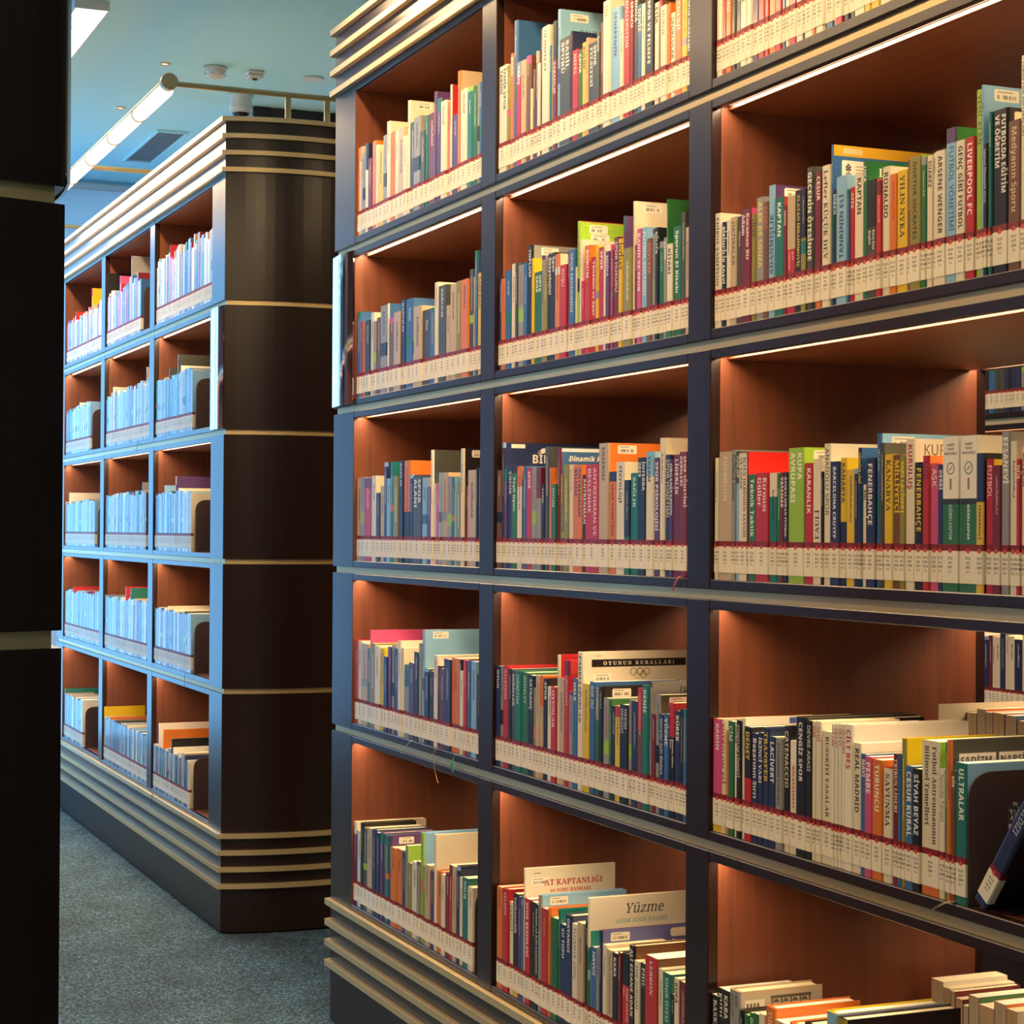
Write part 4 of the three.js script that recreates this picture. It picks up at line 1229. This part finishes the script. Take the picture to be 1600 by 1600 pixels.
{
  const c = document.createElement('canvas'); c.width = 128; c.height = 256; const g = c.getContext('2d');
  g.fillStyle = '#5b2c63'; g.fillRect(0, 0, 128, 256); g.fillStyle = '#3c3f48'; g.fillRect(0, 0, 128, 104);
  for (let i = 0; i < 60; i++) { g.fillStyle = pick(['#8f97a3', '#c9ced4', '#22242b', '#575d68']); g.beginPath(); g.ellipse(18 + rnd() * 92, 12 + rnd() * 84, 4 + rnd() * 9, 3 + rnd() * 6, rnd() * 3, 0, 7); g.fill(); }
  g.fillStyle = '#f1ede6'; g.font = 'bold 36px sans-serif'; g.fillText('RAT T', 4, 142); g.fillRect(0, 224, 40, 32);
  const s = new THREE.Shape(); s.moveTo(0, 0); s.lineTo(0, 0.055); s.quadraticCurveTo(0, 0.070, 0.016, 0.070); s.quadraticCurveTo(0.032, 0.070, 0.032, 0.055); s.lineTo(0.032, 0); s.closePath();
  const q = new THREE.ExtrudeGeometry(s, { depth: 0.0003, bevelEnabled: false, curveSegments: 8 }), p = q.attributes.position, u = q.attributes.uv;
  for (let i = 0; i < p.count; i++) u.setXY(i, p.getX(i) / 0.032, p.getY(i) / 0.070);
  q.rotateY(Math.PI / 2); q.translate(0.0024, 0.075, -0.066);
  const st = mesh('sticker', q, std({ map: canvasTex(c), roughness: 0.35, name: 'printed_sticker' }), be3); st.userData.label = 'purple sticker';
}
// leaning book beside the bookend
{
  const o = { t: 0.028, h: 0.235, d: 0.165, key: 'N', cover: 'K', art: 'ka', hard: true, text: 'DENİZ YILDIZI', ink: 's' }, th = 0.62;
  const b = addBook(o, 0, 0, 0, true, 'black hardback with a navy spine leaning beside the bookend, fourth shelf down', 'books on the fourth shelf down of the nearest bay');
  b.rotation.z = -th;
  b.position.set(3.1005 - 0.014 * Math.cos(th) - 0.235 * Math.sin(th), SILL[3] + 0.0025 + 0.014 * Math.sin(th), -0.004);
}
// books of the far side of the near bookcase, fore-edges towards the aisle in view
const BACK = [
  [3, 2.2835, [[0.040, 0.205, 'T', 'T'], [0.004, 0.222, 'C', 'C', 0.2], [0.030, 0.207, 'T', 'N'], [0.024, 0.216, 'W', 'O'], [0.019, 0.212, 'O', 'C'], [0.034, 0.213, 'W', 'I'], [0.033, 0.212, 'C', 'B'], [0.028, 0.205, 'B', 'B'], [0.030, 0.210, 'C', 'C'], [0.026, 0.214, 'S', 'S']]],
  [4, 2.226, [[0.036, 0.205, 'W', 'W'], [0.021, 0.197, 'C', 'W'], [0.014, 0.195, 'O', 'M'], [0.022, 0.186, 'W', 'M'], [0.016, 0.178, 'T', 'U'], [0.030, 0.200, 'C', 'E'], [0.042, 0.190, 'W', 'C'], [0.034, 0.205, 'C', 'O'], [0.03, 0.2, 'W', 'C']]],
];
for (const [row, x0, list] of BACK) {
  let x = x0;
  list.forEach(([t, h, k, c, d], i) => {
    const o = { t, h, key: k, cover: c, d: d || 0.142, hard: false, nolabel: true };
    addBook(o, x + t / 2, SILL[row] + 0.0003, -D + 0.006, true, `${PAL[c][1]} book turned backwards, ${ordinal(i)} from left behind the ${SHELF[row]}, nearest bay`, `books standing back to front behind the ${SHELF[row]}`, Math.PI);
    x += t + 0.0004;
  });
}
fillRow(2.19, 2.40, SILL[2], -D + 0.007, -1, 'MCWU', [0.19, 0.235]);
fillRow(XF + 0.80, XF + 1.09, SILL[4], -D + 0.007, -1, 'ATCW', [0.16, 0.20]);
// the next aisle: only the stretch seen through the open back
fillRow(0.19, 0.86, SILL[1], -1.889 - 0.007, 1, 'DKGNBDKGSN', [0.24, 0.28]);
fillRow(0.19, 0.86, SILL[3], -1.889 - 0.007, 1, 'RNBMCNDWN', [0.20, 0.26]);
fillRow(0.19, 0.86, SILL[2], -1.889 - 0.007, 1, 'RNBMCNDWN', [0.20, 0.25]);

// everything past the individual books: one mass
{
  const t = new THREE.Group(); t.name = 'book_rows'; scene.add(t);
  t.userData = { kind: 'stuff', label: 'rows of library books on the far bookcase and on the more distant shelves', category: 'books' };
  for (const i of [0, 1]) if (mass[`cover${i}`].length) mesh('cover', mass[`cover${i}`], bookMat[i], t).userData.kind = 'stuff';
  if (mass.art.length) mesh('front_cover', mass.art, artMat, t).userData.kind = 'stuff';
  for (const i of [0, 1, 2]) mesh('page_block', mass[`pages${i}`], pageMat[i], t).userData.kind = 'stuff';
  mesh('spine_label', mass.label, labelMat, t).userData.kind = 'stuff';
}
bookMat.forEach((m, i) => { m.map = canvasTex(atlas[i].c); }); artMat.map = canvasTex(covers.c); labelMat.map = canvasTex(labelCanvas);

// ---------------------------------------------------------------- bookmark ribbons hanging over the shelf edges
function ribbon(label, pts, w, col, tassel) {
  const c = new THREE.CatmullRomCurve3(pts.map((p) => new THREE.Vector3(...p))), n = 22, tr = new Tri();
  const P = (i, s, o) => { const p = c.getPoint(i / n), g = c.getTangent(i / n); return [p.x + s * w / 2 * Math.abs(g.y) + s * w / 2 * (1 - Math.abs(g.y)), p.y, p.z + o]; };
  for (let i = 0; i < n; i++) for (const o of [0, 0.0006]) tr.quad(P(i, -1, o), P(i, 1, o), P(i + 1, 1, o), P(i + 1, -1, o), [[0, 0], [1, 0], [1, 1], [0, 1]]);
  for (let i = 0; i < n; i++) for (const s of [-1, 1]) tr.quad(P(i, s, 0), P(i, s, 0.0006), P(i + 1, s, 0.0006), P(i + 1, s, 0), [[0, 0], [1, 0], [1, 1], [0, 1]]);
  const t = thing('bookmark_ribbon', label, 'bookmark', [0, 0, 0], 'bookmark ribbons');
  const m = std({ color: new THREE.Color(col), roughness: 0.7, sheen: 0.3 }); mesh('ribbon', tr.geo(), m, t);
  if (tassel) { const e = pts[pts.length - 1]; mesh('tassel', Array.from({ length: 12 }, (_, i) => rod([e[0], e[1], e[2]], [e[0] - 0.016 - 0.018 * rnd() + i * 0.0022, e[1] - 0.022 - 0.016 * rnd(), e[2] + 0.003 * rnd()], 0.0009, 5)), m, t); }
}
const s3 = SILL[3] + 0.003;
ribbon('white cord hanging from the fourth shelf, far bay of near bookcase', [[0.672, s3, -0.012], [0.668, s3, 0.003], [0.640, 0.835, 0.006], [0.585, 0.808, 0.004]], 0.003, '#cfc8b8');
ribbon('orange ribbon hanging from the fourth shelf between the white cord and green tassel', [[0.846, s3, -0.012], [0.842, s3, 0.003], [0.826, 0.826, 0.006], [0.832, 0.795, 0.005], [0.853, 0.766, 0.004]], 0.004, '#b5713f');
ribbon('green tassel hanging from the fourth shelf, beside the far divider', [[0.985, s3, -0.012], [0.982, s3, 0.003], [0.972, 0.846, 0.007], [0.960, 0.838, 0.006]], 0.004, '#5fae8f', true);
ribbon('red ribbon hanging off the third shelf, at the end of middle bay', [[2.082, SILL[2] + 0.003, -0.012], [2.078, SILL[2] + 0.003, 0.003], [2.069, 1.280, 0.006], [2.054, 1.262, 0.005]], 0.007, '#b23c40');
ribbon('grey ribbon hanging off the fourth shelf in front of the bookend', [[2.895, SILL[3] + 0.003, -0.012], [2.892, SILL[3] + 0.003, 0.003], [2.878, 0.842, 0.007], [2.858, 0.832, 0.006]], 0.006, '#77736c');
ribbon('black cord hanging off the second shelf of the far bookcase', [[-2.46, SILL[1] + 0.003, -0.010], [-2.50, SILL[1] + 0.003, 0.003], [-2.59, 1.722, 0.005], [-2.63, 1.680, 0.005]], 0.006, '#16202c');
ribbon('black cord hanging off the bottom shelf of the far bookcase', [[-2.17, SILL[4] + 0.003, -0.010], [-2.18, SILL[4] + 0.002, 0.003], [-2.20, 0.355, 0.018], [-2.24, 0.30, 0.019]], 0.006, '#16181c');
ribbon('black cord hanging off the fourth shelf of the far bookcase', [[-1.74, SILL[3] + 0.003, -0.010], [-1.745, SILL[3] + 0.003, 0.003], [-1.75, 0.83, 0.005], [-1.758, 0.785, 0.004]], 0.004, '#1d2530');

scene.traverse((o) => { if (o.isMesh) { o.castShadow = true; o.receiveShadow = true; } });
renderer.render(scene, camera);
